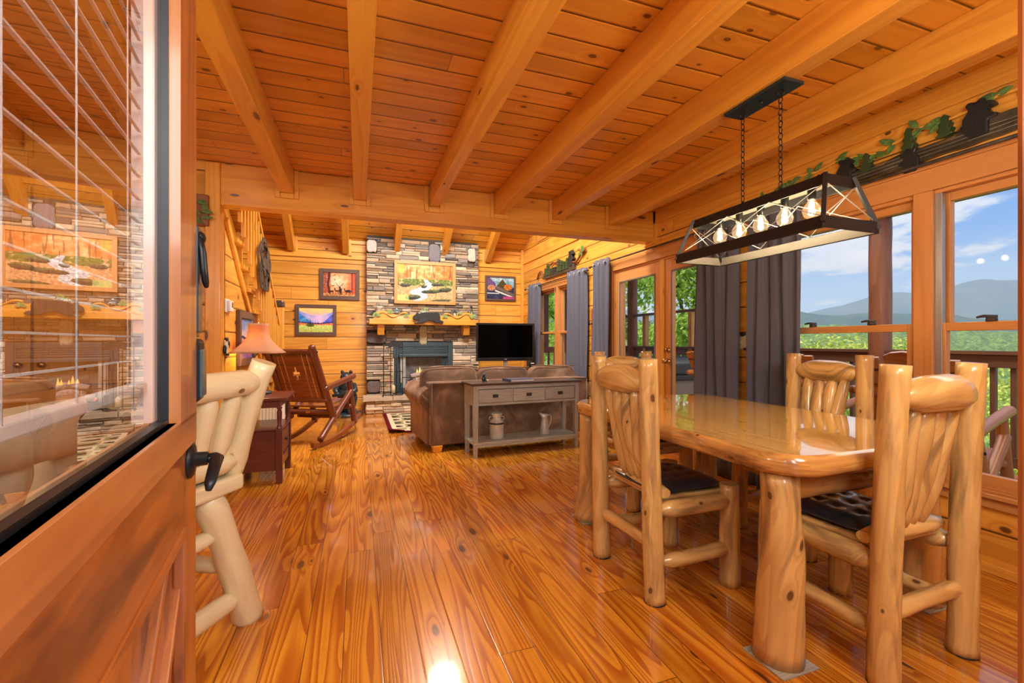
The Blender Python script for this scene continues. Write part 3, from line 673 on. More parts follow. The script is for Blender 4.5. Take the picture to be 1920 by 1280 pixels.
# ---------------------------------------------------------------- log dining chairs
def make_chair(label):
    t = thing('dining_chair', label, 'chair')
    for s in (-1, 1):
        m = MB().log((s * .225, 0, 0), (s * .215, -.03, 1.075), .046, .041, wob=.06, round1=False, bend=.006); m.build('back_post', 'log', t)
        m = MB().log((s * .22, .43, 0), (s * .215, .43, .475), .047, .044, wob=.06); m.build('front_leg', 'log', t)
        m = MB().log((s * .22, .02, .40), (s * .22, .43, .40), .041, .038, .55, .55, wob=.08, el=.06); m.build('seat_rail', 'log', t)
        m = MB().log((s * .225, .02, .17), (s * .22, .43, .18), .031, .033, .55, .55, wob=.08, bend=.008); m.build('stretcher', 'log', t)
    MB().log((-.22, .43, .40), (.22, .43, .40), .036, .036, .55, .55, wob=.08).build('seat_rail', 'log', t)
    MB().log((-.22, .0, .24), (.22, .0, .25), .03, .03, .55, .55, wob=.08).build('stretcher', 'log', t)
    MB().log((-.21, .07, .465), (.21, .07, .465), .036, .038, .7, .7, wob=.1, sx=.8).build('back_rail', 'log', t)
    MB().cbox(-.2, .2, .05, .45, .425, .452).build('seat', 'log', t, bevel=.01)
    # crest: carved half-log, pointed at both ends
    n = 16; pts = []; rad = []
    for i in range(n + 1):
        q = i / n; pts.append((-.205 + .41 * q, -.028 - .012 * sin(pi * q), .965 + .01 * sin(pi * q)))
        e = min(q, 1 - q) * 2; rad.append(.016 + .050 * sin(pi / 2 * min(1, e * 1.25)) ** .8)
    MB().tube(pts, rad, 16, sx=1., wob=.08, up=(0, 0, 1)).build('crest_rail', 'log', t)
    for k in range(4):
        xt = -.105 + .07 * k; xb = -.085 + .055 * k
        m = MB(); pts = []; rad = []
        for i in range(13):
            q = i / 12; pts.append((xb + (xt - xb) * q + .006 * sin(5 * q + k), .062 - .088 * q, .48 + .45 * q))
            rad.append((.018 + .019 * sin(pi * min(1, max(0, q * 1.08 - .04))) ** .5) * (1 + .12 * sin(7 * q + 2 * k)))
        m.tube(pts, rad, 12, wob=.1, sx=1.05).build('slat', 'log', t)
    for sx, sy in ((-.225, 0), (.225, 0), (-.22, .43), (.22, .43)):
        MB().lathe([(.046, 0), (.048, .004), (.046, .007)], (sx, sy, -.001), 16).build('felt_pad', 'blackmetal', t)
    return t
def place(o, loc, rotz): o.location = loc; o.rotation_euler = (0, 0, rotz); return o
chair = make_chair('log dining chair at the left long side of the table, its back to the room')
place(chair, (1.24, 1.87, 0), -pi / 2)
dup(chair, (1.89, 1.00, 0), radians(1), 'log dining chair nearest the camera, big grey-brown weathered posts at the near table end')
dup(chair, (2.00, 3.02, 0), pi, 'log dining chair at the far end of the table, in front of the patio door')
dup(chair, (2.68, 1.93, 0), pi / 2, 'log dining chair on the window side, its slatted back in front of the big window')
for c in [o for o in COL.objects if o.name.startswith('dining_chair')]: c['group'] = 'log chairs round the dining table'
# tufted seat cushions
def make_cushion(label):
    t = thing('seat_cushion', label, 'cushion', group='black tufted seat cushions')
    n = 30; top = []; uv = []
    def sup(a, b):     # rounded-square radius fade
        return max(0., 1 - (abs(a) ** 5 + abs(b) ** 5)) ** .42
    btn = [(x, y) for x in (-.45, 0, .45) for y in (-.45, 0, .45)] 
    for sgn in (1, -1):
        P = []; UV = []
        for i in range(n + 1):
            row = []; ur = []
            for j in range(n + 1):
                a = -1 + 2 * i / n; b = -1 + 2 * j / n
                k = max(abs(a), abs(b)); r = sqrt(a * a + b * b) + 1e-6
                sc_ = (k / ((abs(a) ** 5 + abs(b) ** 5) ** .2 + 1e-6)) if k > 0 else 1
                x = a * .2 * sc_; y = b * .2 * sc_
                e = max(abs(a), abs(b)); h = .030 * (1 - e ** 6)
                if sgn > 0:
                    for (p, q) in btn:
                        d2 = (a - p) ** 2 + (b - q) ** 2; h -= .008 * math.exp(-d2 / .02) + .004 * math.exp(-d2 / .003)
                    h += .0
                else: h *= .35
                row.append((x, y, sgn * h)); ur.append((x, y))
            P.append(row); UV.append(ur)
        m = top if sgn > 0 else None
        if sgn > 0: mb = MB()
        mb.quadgrid(P, UV, True, flip=(sgn < 0))
    mb.build('cushion_body', 'leather', t, loc=(0, 0, .012))
    pts = []
    for k in range(48):
        a = 2 * pi * k / 48; c_, s_ = cos(a), sin(a); q = (abs(c_) ** 5 + abs(s_) ** 5) ** -.2
        pts.append((c_ * q * .2, s_ * q * .2, .012))
    MB().tube(pts, .0055, 6, closed=True).build('piping', 'leather', t)
    b0 = None
    for (p, q) in btn:
        if b0 is None: b0 = c = MB().ell((0, 0, 0), (.006, .006, .004), 8, 5).build('button', 'blackmetal', t)
        else: c = b0.copy(); COL.objects.link(c)
        c.location = (p * .2, q * .2, .026)
    return t
cz = .458
cu = place(make_cushion('black tufted cushion on the left dining chair'), (1.47, 1.87, cz), -pi / 2)
dup(cu, (1.90, 1.25, cz), radians(1), 'black tufted cushion on the dining chair nearest the camera')
dup(cu, (2.00, 2.78, cz), pi, 'black tufted cushion on the dining chair at the far table end')
dup(cu, (2.44, 1.93, cz), pi / 2, 'black tufted cushion on the window-side dining chair')

# ---------------------------------------------------------------- slab dining table
tx0, tx1, ty0, ty1 = 1.345, 2.46, 1.075, 2.72
t = thing('dining_table', 'lacquered pine slab dining table with live edge and thick log legs', 'table', (1.9, 1.9, 0))
def rrect(x0, x1, y0, y1, r, seg=8):
    pts = []
    for cx, cy, a0 in ((x1 - r, y0 + r, -90), (x1 - r, y1 - r, 0), (x0 + r, y1 - r, 90), (x0 + r, y0 + r, 180)):
        for k in range(seg + 1):
            a = radians(a0 + 90 * k / seg); pts.append((cx + r * cos(a), cy + r * sin(a)))
    out = []
    for i in range(len(pts)):    # resample long sides
        a = Vector(pts[i]); b = Vector(pts[(i + 1) % len(pts)]); L = (b - a).length; n = max(1, int(L / .06))
        for k in range(n): out.append(tuple(a + (b - a) * k / n))
    return out
mb = MB(); out = rrect(tx0 - 1.9, tx1 - 1.9, ty0 - 1.9, ty1 - 1.9, .17); n = len(out); rings = []
prof = [(-.035, 0.0), (-.008, .004), (.0, .018), (.004, .04), (-.004, .066), (-.022, .076), (-.05, .076)]
rows = []; uvs = []
for d, zz in prof:
    row = []; ur = []; Lc = 0
    for i, (x, y) in enumerate(out):
        v = Vector((x, y)); nrm = Vector((x / abs(x) * max(0, abs(x) - .40), y / abs(y) * max(0, abs(y) - .66))) if x and y else v
        nrm = (Vector((out[(i + 1) % n][1] - out[i - 1][1], -(out[(i + 1) % n][0] - out[i - 1][0])))).normalized()
        k = d + .010 * noise.noise(Vector((x * 5, y * 5, zz * 22))) + .006 * noise.noise(Vector((x * 14, y * 14, zz * 30)))
        if zz > .07: k = d
        row.append((x + nrm.x * k, y + nrm.y * k, .684 + zz)); ur.append((Lc, zz + 3)); Lc += .06
    ur.append((Lc, zz + 3)); rows.append(row); uvs.append(ur)
me_ = MB(); me_.quadgrid(rows[:6], uvs[:6], True, closed_u=True); me_.build('live_edge', 'liveedge', t)
mb.quadgrid(rows[5:], uvs[5:], True, closed_u=True)
b0 = len(mb.v) - n; mb.face([b0 + i for i in range(n)], [(mb.v[b0 + i][1] + 3, mb.v[b0 + i][0] + .72) for i in range(n)])
b0 = len(mb.v); mb.v += list(rows[0]); mb.face([b0 + i for i in reversed(range(n))], [(mb.v[b0 + i][1], mb.v[b0 + i][0]) for i in reversed(range(n))])
mb.build('tabletop', 'tabletop', t)
def tleg(x, y, r=.072):
    m = MB(); pts = []; rad = []
    for i in range(15):
        q = i / 14; pts.append((x + .006 * sin(4 * q + x), y + .005 * cos(5 * q), .006 + .678 * q)); rad.append(r * (1.12 - .26 * q + .10 * (1 - q) ** 3 + .05 * sin(9 * q + y * 3)))
    m.tube(pts, rad, 20, wob=.10); return m
for x, y in ((1.445, 1.20), (2.36, 1.27), (1.42, 2.56), (2.36, 2.56)):
    l = tleg(x - 1.9, y - 1.9).build('leg', 'log', t)
    MB().cbox(x - 1.9 - .085, x - 1.9 + .085, y - 1.9 - .085, y - 1.9 + .085, 0.0005, .006).build('floor_protector', 'greywash', l, bevel=.001)
MB().log((1.9 - 1.9, 1.25 - 1.9, .60), (1.9 - 1.9, 2.5 - 1.9, .60), .04, .04, .6, .6).build('under_rail', 'log', t)
for y in (1.235, 2.56): MB().log((1.45 - 1.9, y - 1.9, .60), (2.35 - 1.9, y - 1.9, .60), .042, .042, .6, .6).build('under_rail', 'log', t)

# ---------------------------------------------------------------- log bar stools
def make_stool(label, carved):
    t = thing('bar_stool', label, 'stool', group='log bar stools')
    MB().cbox(-.215, .215, -.045, .36, .592, .652).build('seat', 'palelog', t, bevel=.012)
    for s in (-1, 1):
        MB().log((s * .205, -.0, .645), (s * .21, -.135, 1.075), .042, .044, .8, 1, bend=.012, wob=.05).build('back_post', 'palelog', t)
        MB().log((s * .10, .02, .60), (s * .35, .06, .0), .052, .056, .8, 1, wob=.05, bend=.01).build('leg', 'palelog', t)
        MB().log((s * .12, .30, .60), (s * .30, .42, .0), .05, .054, .8, 1, wob=.05, bend=.01).build('leg', 'palelog', t)
        MB().log((s * .24, .04, .27), (s * .22, .38, .27), .03, .03, .55, .55).build('stretcher', 'palelog', t)
    MB().log((-.30, .05, .13), (.30, .05, .13), .038, .036, .5, .5, bend=.012, lump=.1).build('stretcher', 'palelog', t)
    MB().log((-.17, .03, .43), (.17, .03, .43), .028, .028, .55, .55).build('stretcher', 'palelog', t)
    MB().log((-.27, .40, .16), (.27, .40, .16), .036, .036, .5, .5).build('foot_rest', 'palelog', t)
    MB().log((-.225, -.115, .995), (.225, -.115, 1.005), .05, .048, .42, .42, el=.10, wob=.06, lump=.03).build('crest_rail', 'palelog', t)
    MB().log((-.2, -.025, .705), (.2, -.025, .705), .04, .038, .5, .5, el=.08).build('back_rail', 'palelog', t)
    for k in (-1, 0, 1):
        MB().log((k * .095, -.035, .73), (k * .1, -.105, .975), .032, .034, .6, .7, el=.05, lump=.1).build('spindle', 'palelog', t)
    MB().cbox(-.19, .19, .0, .34, .652, .672).build('seat_pad', 'leather', t, bevel=.008)
    if carved:
        m = MB(); m.ell((0, -.155, 1.005), (.055, .016, .022), 14, 8, lump=.3).ell((.058, -.155, 1.0), (.02, .014, .014), 10, 6)
        m.build('carved_bear', 'bear', t)
    return t
place(make_stool('pale log bar stool seen just past the door edge, splayed peeled legs', False), (-.558, 1.775, 0), radians(60))
place(make_stool('pale log bar stool behind the entry door glass, black bear carved on its crest', True), (-.60, 1.05, 0), radians(76))
# kitchen bar and tall cabinet seen through the door glass
t = thing('kitchen_bar', 'board-clad kitchen bar with a thick wooden top behind the stools', 'counter', (-1.75, 1.5, 0))
m = MB(); siding_block(m, -.25, .25, -1.0, 1.1, 0, .93)
m.build('bar_body', 'wall', t); MB().cbox(-.36, .42, -1.1, 1.2, .93, .985).build('bar_top', 'tabletop', t, bevel=.01)
t = thing('pantry_cabinet', 'tall knotty pine cabinet with brass knobs seen through the door glass', 'cabinet', (-1.75, 3.62, 0))
MB().cbox(-.55, .5, -.28, .3, 0, 2.1).build('cabinet_body', 'trim', t, bevel=.004)
for s in (-1, 1):
    xa = -.54 if s < 0 else -.02; dd = MB().cbox(xa, xa + .505, -.305, -.281, .9, 2.05)
    d = dd.build('cabinet_door', 'trim', t, bevel=.004)
    MB().cbox(xa + .07, xa + .435, -.312, -.304, .98, 1.97).build('door_panel', 'beam', d, bevel=.006)
    MB().lathe([(.008, 0), (.008, .014), (.018, .022), (.014, .032), (0, .034)], (xa + (.46 if s < 0 else .045), -.305, 1.02), 14, Matrix.Rotation(pi / 2, 3, 'X')).build('knob', 'brass', d)

# ---------------------------------------------------------------- entry door, swung open beside the camera
door = bpy.data.objects.new('door_2', None); COL.objects.link(door); door['kind'] = 'structure'
door.location = (-.145, .03, 0); door.rotation_euler = (0, 0, radians(98.15))
gx0, gx1, gz0, gz1, DW = .215, .655, 1.047, 1.92, .91
mb = MB(); T0, T1 = .0, .044
mb.cbox(0, gx0 - .07, T0, T1, .01, 2.04).cbox(gx1 + .15, DW, T0, T1, .01, 2.04)
mb.cbox(gx0 - .07, gx1 + .15, T0, T1, gz1 + .07, 2.04).cbox(gx0 - .07, gx1 + .15, T0, T1, .86, gz0 - .045)
mb.cbox(gx0 - .07, gx1 + .15, T0, T1, .01, .16)
mb.build('door_frame', 'doorwood', door, bevel=.002)
MB().cbox(gx0 - .07, gx1 + .15, T0 + .012, T1, .16, .86).build('door_panel', 'doorwood', door)
m = MB()      # crossbuck mouldings over the lower panel
a, b, c_, d_ = gx0 - .06, gx1 + .14, .17, .85
for p, q in (((a, c_), (b, d_)), ((a, d_), (b, c_))):
    for off in (-.055, .055):
        L = sqrt((b - a) ** 2 + (d_ - c_) ** 2); nx, nz = -(q[1] - p[1]) / L * off, (q[0] - p[0]) / L * off
        m.bar((p[0] + nx, .008, p[1] + nz), (q[0] + nx, .008, q[1] + nz), .012, .014, up=(0, 1, 0))
for z in (.165, .852): m.cbox(a - .01, b + .01, -.004, .012, z - .009, z + .009)
for x in (a - .002, b + .002): m.cbox(x - .009, x + .009, -.004, .012, .165, .852)
m.build('crossbuck_moulding', 'doorwood', door, bevel=.003)
m = MB()      # stepped glazing frame
for k, (w, y) in enumerate(((.0, -.016), (.022, -.012), (.034, -.006))):
    m.cbox(gx0 - .07 + w, gx1 + .15 - w * 3.2, y, T0 + .002 + .0005 * k, gz0 - .052 + w, gz0 - .006)
    m.cbox(gx0 - .07 + w, gx1 + .15 - w * 3.2, y, T0 + .002, gz1 + .012, gz1 + .075 - w)
    m.cbox(gx0 - .075 + w, gx0 - .018, y, T0 + .002, gz0 - .012, gz1 + .012)
    m.cbox(gx1 + .030 + w * .3, gx1 + .15 - w * 3.2, y, T0 + .002, gz0 - .012, gz1 + .012)
m.build('glazing_frame', 'doormould', door, bevel=.003)
m = MB(); m.cbox(gx0 - .02, gx1 + .036, -.003, .006, gz0 - .006, gz0).cbox(gx0 - .02, gx1 + .036, -.003, .006, gz1, gz1 + .014)
m.cbox(gx0 - .02, gx0, -.003, .006, gz0, gz1).cbox(gx1 + .025, gx1 + .030, -.003, .006, gz0, gz1)
m.build('rubber_seal', 'blackmetal', door)
MB().cbox(gx1 + .002, gx1 + .024, .008, .03, gz0, gz1).build('blind_track', 'slat', door, bevel=.001)
m = MB(); wallquad(m, [(gx0 - .002, .004, gz0), (gx1 + .026, .004, gz0), (gx1 + .026, .004, gz1), (gx0 - .002, .004, gz1)], [(0, 0)] * 4)
m.build('glass_pane', 'doorpane', door)
m = MB(); z = 1.128
while z < gz1: m.box(((gx0 + gx1) / 2, .02, z), (gx1 - gx0 - .01, .0035, .0018)); z += .0283
m.build('blind_slats', 'slat', door)
MB().cbox(gx0 + .005, gx1 - .005, .012, .028, 1.088, 1.10).build('blind_bottom_rail', 'slat', door, bevel=.002)
m = MB()
for x in (.33, .44, .575): m.tube([(x, .013, 1.09), (x, .013, gz1)], .0008, 6)
m.build('blind_cords', 'slat', door)
m = MB(); m.cbox(.808, .862, -.012, .001, 1.158, 1.345); m.cbox(.813, .857, -.017, -.012, 1.165, 1.338)
kn = m.build('knocker_plate', 'bluemetal', door, bevel=.003)
m = MB().tube([(.822, -.015, 1.325), (.821, -.020, 1.30), (.820, -.022, 1.27), (.823, -.024, 1.25), (.835, -.025, 1.243), (.847, -.024, 1.25), (.850, -.022, 1.27), (.849, -.020, 1.30), (.848, -.015, 1.325)], .0038, 10)
m.ell((.835, -.017, 1.322), (.016, .008, .010), 14, 8).build('knocker_loop', 'blackmetal', kn)
m = MB().cbox(.806, .866, -.019, .001, 1.052, 1.156); lk = m.build('keypad_lock', 'blackmetal', door, bevel=.008, bseg=3)
MB().cbox(.812, .860, -.0225, -.018, 1.060, 1.138).build('keypad_cover', 'lock', lk, bevel=.004)
RX = Matrix.Rotation(pi / 2, 3, 'X')
lv = MB().lathe([(.030, -.002), (.030, .004), (.024, .008), (.012, .009), (.011, .026), (.0, .027)], (.845, 0, .955), 24, RX).build('rosette', 'blackmetal', door)
MB().tube([(.845, -.026, .955), (.845, -.036, .955), (.838, -.040, .955), (.80, -.040, .948), (.765, -.039, .935), (.757, -.038, .925)], [.010, .011, .010, .009, .008, .004], 12, sx=.8).build('lever', 'blackmetal', lv)

# ---------------------------------------------------------------- rocking chairs
def make_rocker(label, mlog, mboard, group=None, deck=False):
    t = thing('rocking_chair', label, 'rocking chair', group=group)
    for s in (-1, 1):
        x = s * .27
        MB().log((x, .055, .27), (x, -.38 + deck * .12, 1.12 - deck * .225), .041, .037, 1, 1, wob=.04, lump=.02, round1=True).build('back_post', mlog, t)
        MB().log((x + s * .012, -.235, .085), (x + s * .012, .44, .56), .034, .034, 1, 1, wob=.04, lump=.02, round1=True).build('diagonal_leg', mlog, t)
        MB().log((x, .54, .13), (x, .40, .69), .035, .033, 1, 1, wob=.04, lump=.02).build('front_leg', mlog, t)
        MB().log((x + s * .02, -.17, .63), (x + s * .02, .50, .73), .033, .037, 1, 1, wob=.04, lump=.02, round1=True, round0=True).build('arm', mlog, t)
        m = MB(); up = []; lo = []
        for i in range(21):
            y = -.36 + 1.04 * i / 20; z = .004 + .19 * ((y + .12) / .8) ** 2 * (1 if y > -.12 else 1.4)
            up.append((y, z + .05)); lo.append((y, z))
        m.prism(lo + up[::-1], lambda a, b, d: (x - .019 + d, a, b), .038)
        m.build('runner', mboard, t, bevel=.004)
    for (y, z, r) in ((.03, .345, .034), (.43, .36, .03), (-.335 + deck * .06, 1.045 - deck * .19, .032), (-.085, .50, .03)):
        ex = .06 if deck and z > .8 else 0
        MB().log((-.29 - ex, y, z), (.29 + ex, y, z), r, r, 1, 1, wob=.03, lump=.01, round0=True, round1=True).build('cross_rail', mlog, t)
    MB().log((-.27, .2, .27), (.27, .2, .27), .024, .024, 1, 1, wob=.03, lump=.01).build('cross_rail', mlog, t)
    for k in range(5):
        w = .098; x = -.215 + k * .1075; m = MB(); a = []; b = []
        for i in range(9):
            y = .01 + .46 * i / 8; z = .40 + .02 * sin(pi * i / 8) * -1.2 + .03 * i / 8
            a.append((y, z)); b.append((y, z + .02))
        m.prism(a + b[::-1], lambda p, q, d: (x - w / 2 + d, p, q), w); m.build('seat_slat', mboard, t, bevel=.003)
    def bp(x, q, d=0.): # point on the back plane, q 0..1 from bottom rail to top rail
        return (x, -.085 - .25 * q + d * .9, .50 + .545 * q + d * .42)
    for x in (-.205, -.145, .145, .205):
        hw = .034 if deck else .022; tp = 1.13 - abs(x) * .25 if deck else 1
        if deck: x *= 1.16
        m = MB(); m.prism([(-hw, 0), (hw, 0), (hw, tp), (-hw, tp)], lambda a, b, d: bp(x + a, b, d - .011), .022); m.build('back_slat', mboard, t, bevel=.003)
    # wide centre board with a cut-out cross: four strips round the hole
    W2 = .105; Q = 1.0
    m = MB(); q1, q2, q3, q4 = .43, .52, .60, .70
    if deck: m.prism([(-W2, 0), (W2, 0), (W2, 1.12), (W2 * .6, 1.155), (0, 1.17), (-W2 * .6, 1.155), (-W2, 1.12)], lambda p, q, d: bp(p, q, d - .011), .022)
    def strip(a, b, c_, d_): m.prism([(a, c_), (b, c_), (b, d_), (a, d_)], lambda p, q, d: bp(p, q, d - .011), .022)
    if not deck: strip(-W2, W2, 0, q1); strip(-W2, W2, q4, 1); strip(-W2, -.045, q1, q4); strip(.045, W2, q1, q4)
    if not deck: strip(-.045, -.014, q1, q2); strip(.014, .045, q1, q2); strip(-.045, -.014, q3, q4); strip(.014, .045, q3, q4)
    m.build('back_panel', mboard, t)
    for s in (-1, 1):
        m = MB()
        for (y, z) in ((.03, .345), (-.335 + deck * .06, 1.045 - deck * .19), (-.085, .50), (.02, .25)): m.ell((s * .312, y, z), (.006, .011, .011), 10, 6)
        m.build('bolt_heads', 'blackmetal', t)
    return t
rk = place(make_rocker('dark red-brown log rocking chair with a cut-out cross in its back, beside the end table', 'darkwood', 'darkpanel'), (-.536, 5.566, 0), radians(-27.5))
MB().cbox(-.035, .02, -.008, -.002, .335, .36).build('maker_plate', 'brass', rk)
dr = place(make_rocker('cedar log rocking chair on the deck, right behind the near window', 'deckchair', 'deckchair', 'cedar rocking chairs on the deck', True), (3.74, 1.97, -.05), radians(-80))
dup(dr, (3.80, 2.90, -.05), radians(-84), 'cedar log rocking chair on the deck between the window mullion and the grey curtain')
dup(dr, (3.85, 3.80, -.05), radians(-88), 'cedar log rocking chair on the deck, farthest along, mostly behind the grey curtains')

# ---------------------------------------------------------------- end table, lamp
t = thing('end_table', 'dark cherry end table with turned posts and a low drawer box', 'table', (-.585, 4.02, 0), radians(0))
# local: x from -.36 (wall side) to 0, y from 0 to .5
MB().cbox(-.40, .03, -.03, .53, .675, .70).build('tabletop', 'cherry', t, bevel=.006)
MB().cbox(-.355, -.02, .01, .49, .615, .675).build('apron', 'cherry', t, bevel=.003)
for x in (-.345, -.025):
    for y in (.02, .48):
        l = MB().cbox(x - .024, x + .024, y - .024, y + .024, 0, .44).build('leg', 'cherry', t, bevel=.003)
        MB().lathe([(.022, .44), (.026, .447), (.018, .455), (.02, .465), (.014, .48), (.019, .54), (.019, .58), (.014, .60), (.022, .612), (.022, .62)], (x, y, 0), 14).build('turned_post', 'cherry', l)
MB().cbox(-.34, -.03, .03, .47, .10, .43).build('drawer_box', 'cherry', t, bevel=.003)
MB().cbox(-.365, -.0, .0, .5, .43, .447).build('shelf', 'cherry', t, bevel=.004)
dw = MB().cbox(-.0305, -.012, .055, .445, .22, .41).build('drawer', 'cherry', t, bevel=.004)
MB().ell((-.004, .25, .315), (.012, .012, .012), 12, 8).build('knob', 'blackmetal', dw)
MB().cbox(-.0305, -.014, .055, .445, .12, .20).build('lower_panel', 'cherry', t, bevel=.004)
t = thing('table_lamp', 'lit table lamp with flared parchment shade and bear base on the end table', 'lamp', (-.82, 4.36, .70))
MB().lathe([(.10, 0), (.105, .008), (.10, .02), (.085, .026), (.0, .03)], (0, 0, 0), 28).build('lamp_base', 'bluebear', t)
m = MB().ell((.01, 0, .10), (.045, .045, .075), 16, 10, lump=.2).ell((.015, -.012, .195), (.032, .034, .030), 14, 9, lump=.2).ell((.02, -.045, .19), (.014, .02, .012), 10, 6)
m.ell((-.008, -.0, .225), (.009, .008, .010), 8, 6).ell((.036, -.0, .225), (.009, .008, .010), 8, 6).ell((.045, -.03, .05), (.02, .04, .022), 10, 7).ell((-.03, -.03, .05), (.02, .04, .022), 10, 7).ell((.045, -.03, .13), (.014, .035, .014), 10, 7)
m.build('bear_figure', 'bluebear', t)
MB().tube([(-.06, .02, .02), (-.062, .02, .24), (-.05, .01, .30), (-.005, 0, .355), (0, 0, .40), (0, 0, .63)], .0045, 8).build('lamp_stem', 'blackmetal', t)
MB().lathe([(.006, .615), (.009, .625), (.004, .632), (.008, .645), (.0, .655)], (0, 0, 0), 12).build('finial', 'brass', t)
rows = []; uvs = []
for i in range(13):   # square bell shade with soft corners
    q = i / 12; R_ = .215 * (1 - q) + .078 * q - .062 * sin(pi * q) * (1 - .25 * q); z = .355 + .255 * q
    row = []
    for j in range(24):
        a = 2 * pi * j / 24 + radians(12); k = (abs(cos(a)) ** 9 + abs(sin(a)) ** 9) ** (-1 / 9) * .93; row.append((cos(a - radians(0)) * R_ * k, sin(a) * R_ * k, z))
    rows.append(row); uvs.append([(j / 24, q) for j in range(25)])
m = MB(); m.quadgrid(rows, uvs, True, closed_u=True); m.build('lamp_shade', 'shade', t, solid=.0015)
lamp('table_lamp_bulb', 'POINT', (-.85, 4.34, 1.17), 13, (1, .66, .32), size=.03)
t = thing('wall_heater', 'small white ribbed heater standing by the wall behind the end table', 'heater', (-.80, 4.86, 0))
MB().cbox(-.11, .11, -.05, .05, .06, .56).build('heater_body', 'white', t, bevel=.012)
m = MB()
for k in range(7): m.cbox(-.095 + k * .028, -.081 + k * .028, -.06, -.049, .09, .53)
m.build('heater_ribs', 'white', t, bevel=.003); MB().cbox(-.1, .1, -.06, .06, 0, .06).build('heater_foot', 'blackmetal', t, bevel=.004)

# ---------------------------------------------------------------- sofa
t = thing('sofa', 'brown suede sofa with rolled arms, seen from behind in front of the fireplace', 'sofa', (.705, 4.60, 0), radians(5.5))
SW = 1.93
m = MB(); m.cbox(0, SW, .0, .22, .07, .725); m.build('back_frame', 'suede', t, bevel=.018, bseg=3)
MB().cbox(.02, SW - .02, .22, .90, .07, .40).build('seat_base', 'suede', t, bevel=.02, bseg=3)
m = MB()
for x in (.012, SW - .012, ): m.tube([(x, -.004, .075), (x, -.004, .715)], .006, 8)
m.tube([(.012, -.004, .715), (SW - .012, -.004, .72)], .006, 8); m.build('welting', 'suede', t)
for s, x in ((-1, .05), (1, SW - .05)):
    m = MB(); pts = []; 
    # arm: upright with roll on top, extruded along y
    prof = [(-.065, .07), (-.065, .42), (-.10, .46), (-.135, .52), (-.14, .58), (-.115, .64), (-.06, .675), (0, .675), (.05, .64), (.07, .58), (.075, .5), (.075, .07)]
    prof = [(p * (1 if s < 0 else -1), z) for p, z in prof]
    rows = []; uvs = []
    for i in range(11):
        y = .06 + .86 * i / 10; sc_ = 1 - .03 * sin(pi * i / 10)
        rows.append([(x + p * sc_, y, z + (.012 * sin(3 * y + p * 20) if z > .45 else 0)) for p, z in prof]); uvs.append([(y, z) for p, z in prof] + [(y, 0)])
    m.quadgrid(rows, uvs, True, closed_u=True, flip=(s > 0))
    n = len(prof); b0 = len(m.v) - n * 11
    m.face([b0 + j for j in (range(n) if s > 0 else reversed(range(n)))]); m.face([b0 + n * 10 + j for j in (reversed(range(n)) if s > 0 else range(n))])
    a = m.build('arm', 'suede', t)
    if s < 0:
        mm = MB()
        for k in range(5): mm.tube([(x - .12 + .018 * k, .055, .60 - .02 * k), (x - .08 + .02 * k, .05, .52), (x - .05 + .012 * k, .055, .43)], .006, 6)
        mm.build('arm_pleats', 'suede', a)
for k in range(3):
    x = .30 + k * .665; rr = Matrix.Rotation(radians(-14), 3, 'X')
    m = MB(); m.ell((0, 0, 0), (.355, .12, .235), 36, 20, lump=.05, ph=k * 3)
    m.v = [((abs(p[0]) / .355) ** .42 * .333 * (1 if p[0] > 0 else -1) if p[0] else 0, p[1], (abs(p[2]) / .235) ** .45 * .205 * (1 if p[2] > 0 else -1) if p[2] else 0) for p in m.v]
    m.v = [tuple(rr @ Vector(p) + Vector((x, .335, .66 + (.018 if k == 0 else .0)))) for p in m.v]
    c_ = m.build('back_cushion', 'suede', t)
    m = MB(); pts = [(x + .315 * q, .285 - .02 * (1 - q * q), .855 + .01 * cos(3 * q + k) + (.018 if k == 0 else 0)) for q in [-1 + .1 * i for i in range(21)]]
    m.tube(pts, .006, 6).build('cushion_welt', 'suede', c_)
    m = MB().cbox(x - .32, x + .32, .42, .93, .41, .53); m.build('seat_cushion', 'suede', t, bevel=.04, bseg=3)
for x in (.075, SW - .075):
    for y in (.04, .84):
        MB().lathe([(.055, 0), (.075, .07)], (x, y, 0), 4, Matrix.Rotation(pi / 4, 3, 'Z'), smooth=False).build('foot', 'beam', t, bevel=.004)

# ---------------------------------------------------------------- console table with its objects
t = thing('console_table', 'grey-washed console table with three drawers behind the sofa', 'table', (1.075, 4.245, 0), radians(4.2)); CT = t
CL, CD, CH = 1.20, .31, .74
MB().cbox(-.03, CL + .03, -.025, CD + .02, CH - .022, CH).build('tabletop', 'darktop', t, bevel=.004)
m = MB(); m.cbox(.0, CL, .0, .02, CH - .06, CH - .022).cbox(.0, CL, .0, .02, CH - .225, CH - .20)
m.cbox(0, .02, .02, CD, CH - .225, CH - .022).cbox(CL - .02, CL, .02, CD, CH - .225, CH - .022).cbox(0, CL, CD - .02, CD, CH - .225, CH - .022).cbox(.02, CL - .02, .02, CD - .02, CH - .225, CH - .215)
for k in (1, 2): m.cbox(.045 + (CL - .09) * k / 3 - .008, .045 + (CL - .09) * k / 3 + .008, .001, .03, CH - .20, CH - .06)
m.build('apron', 'greywash', t)
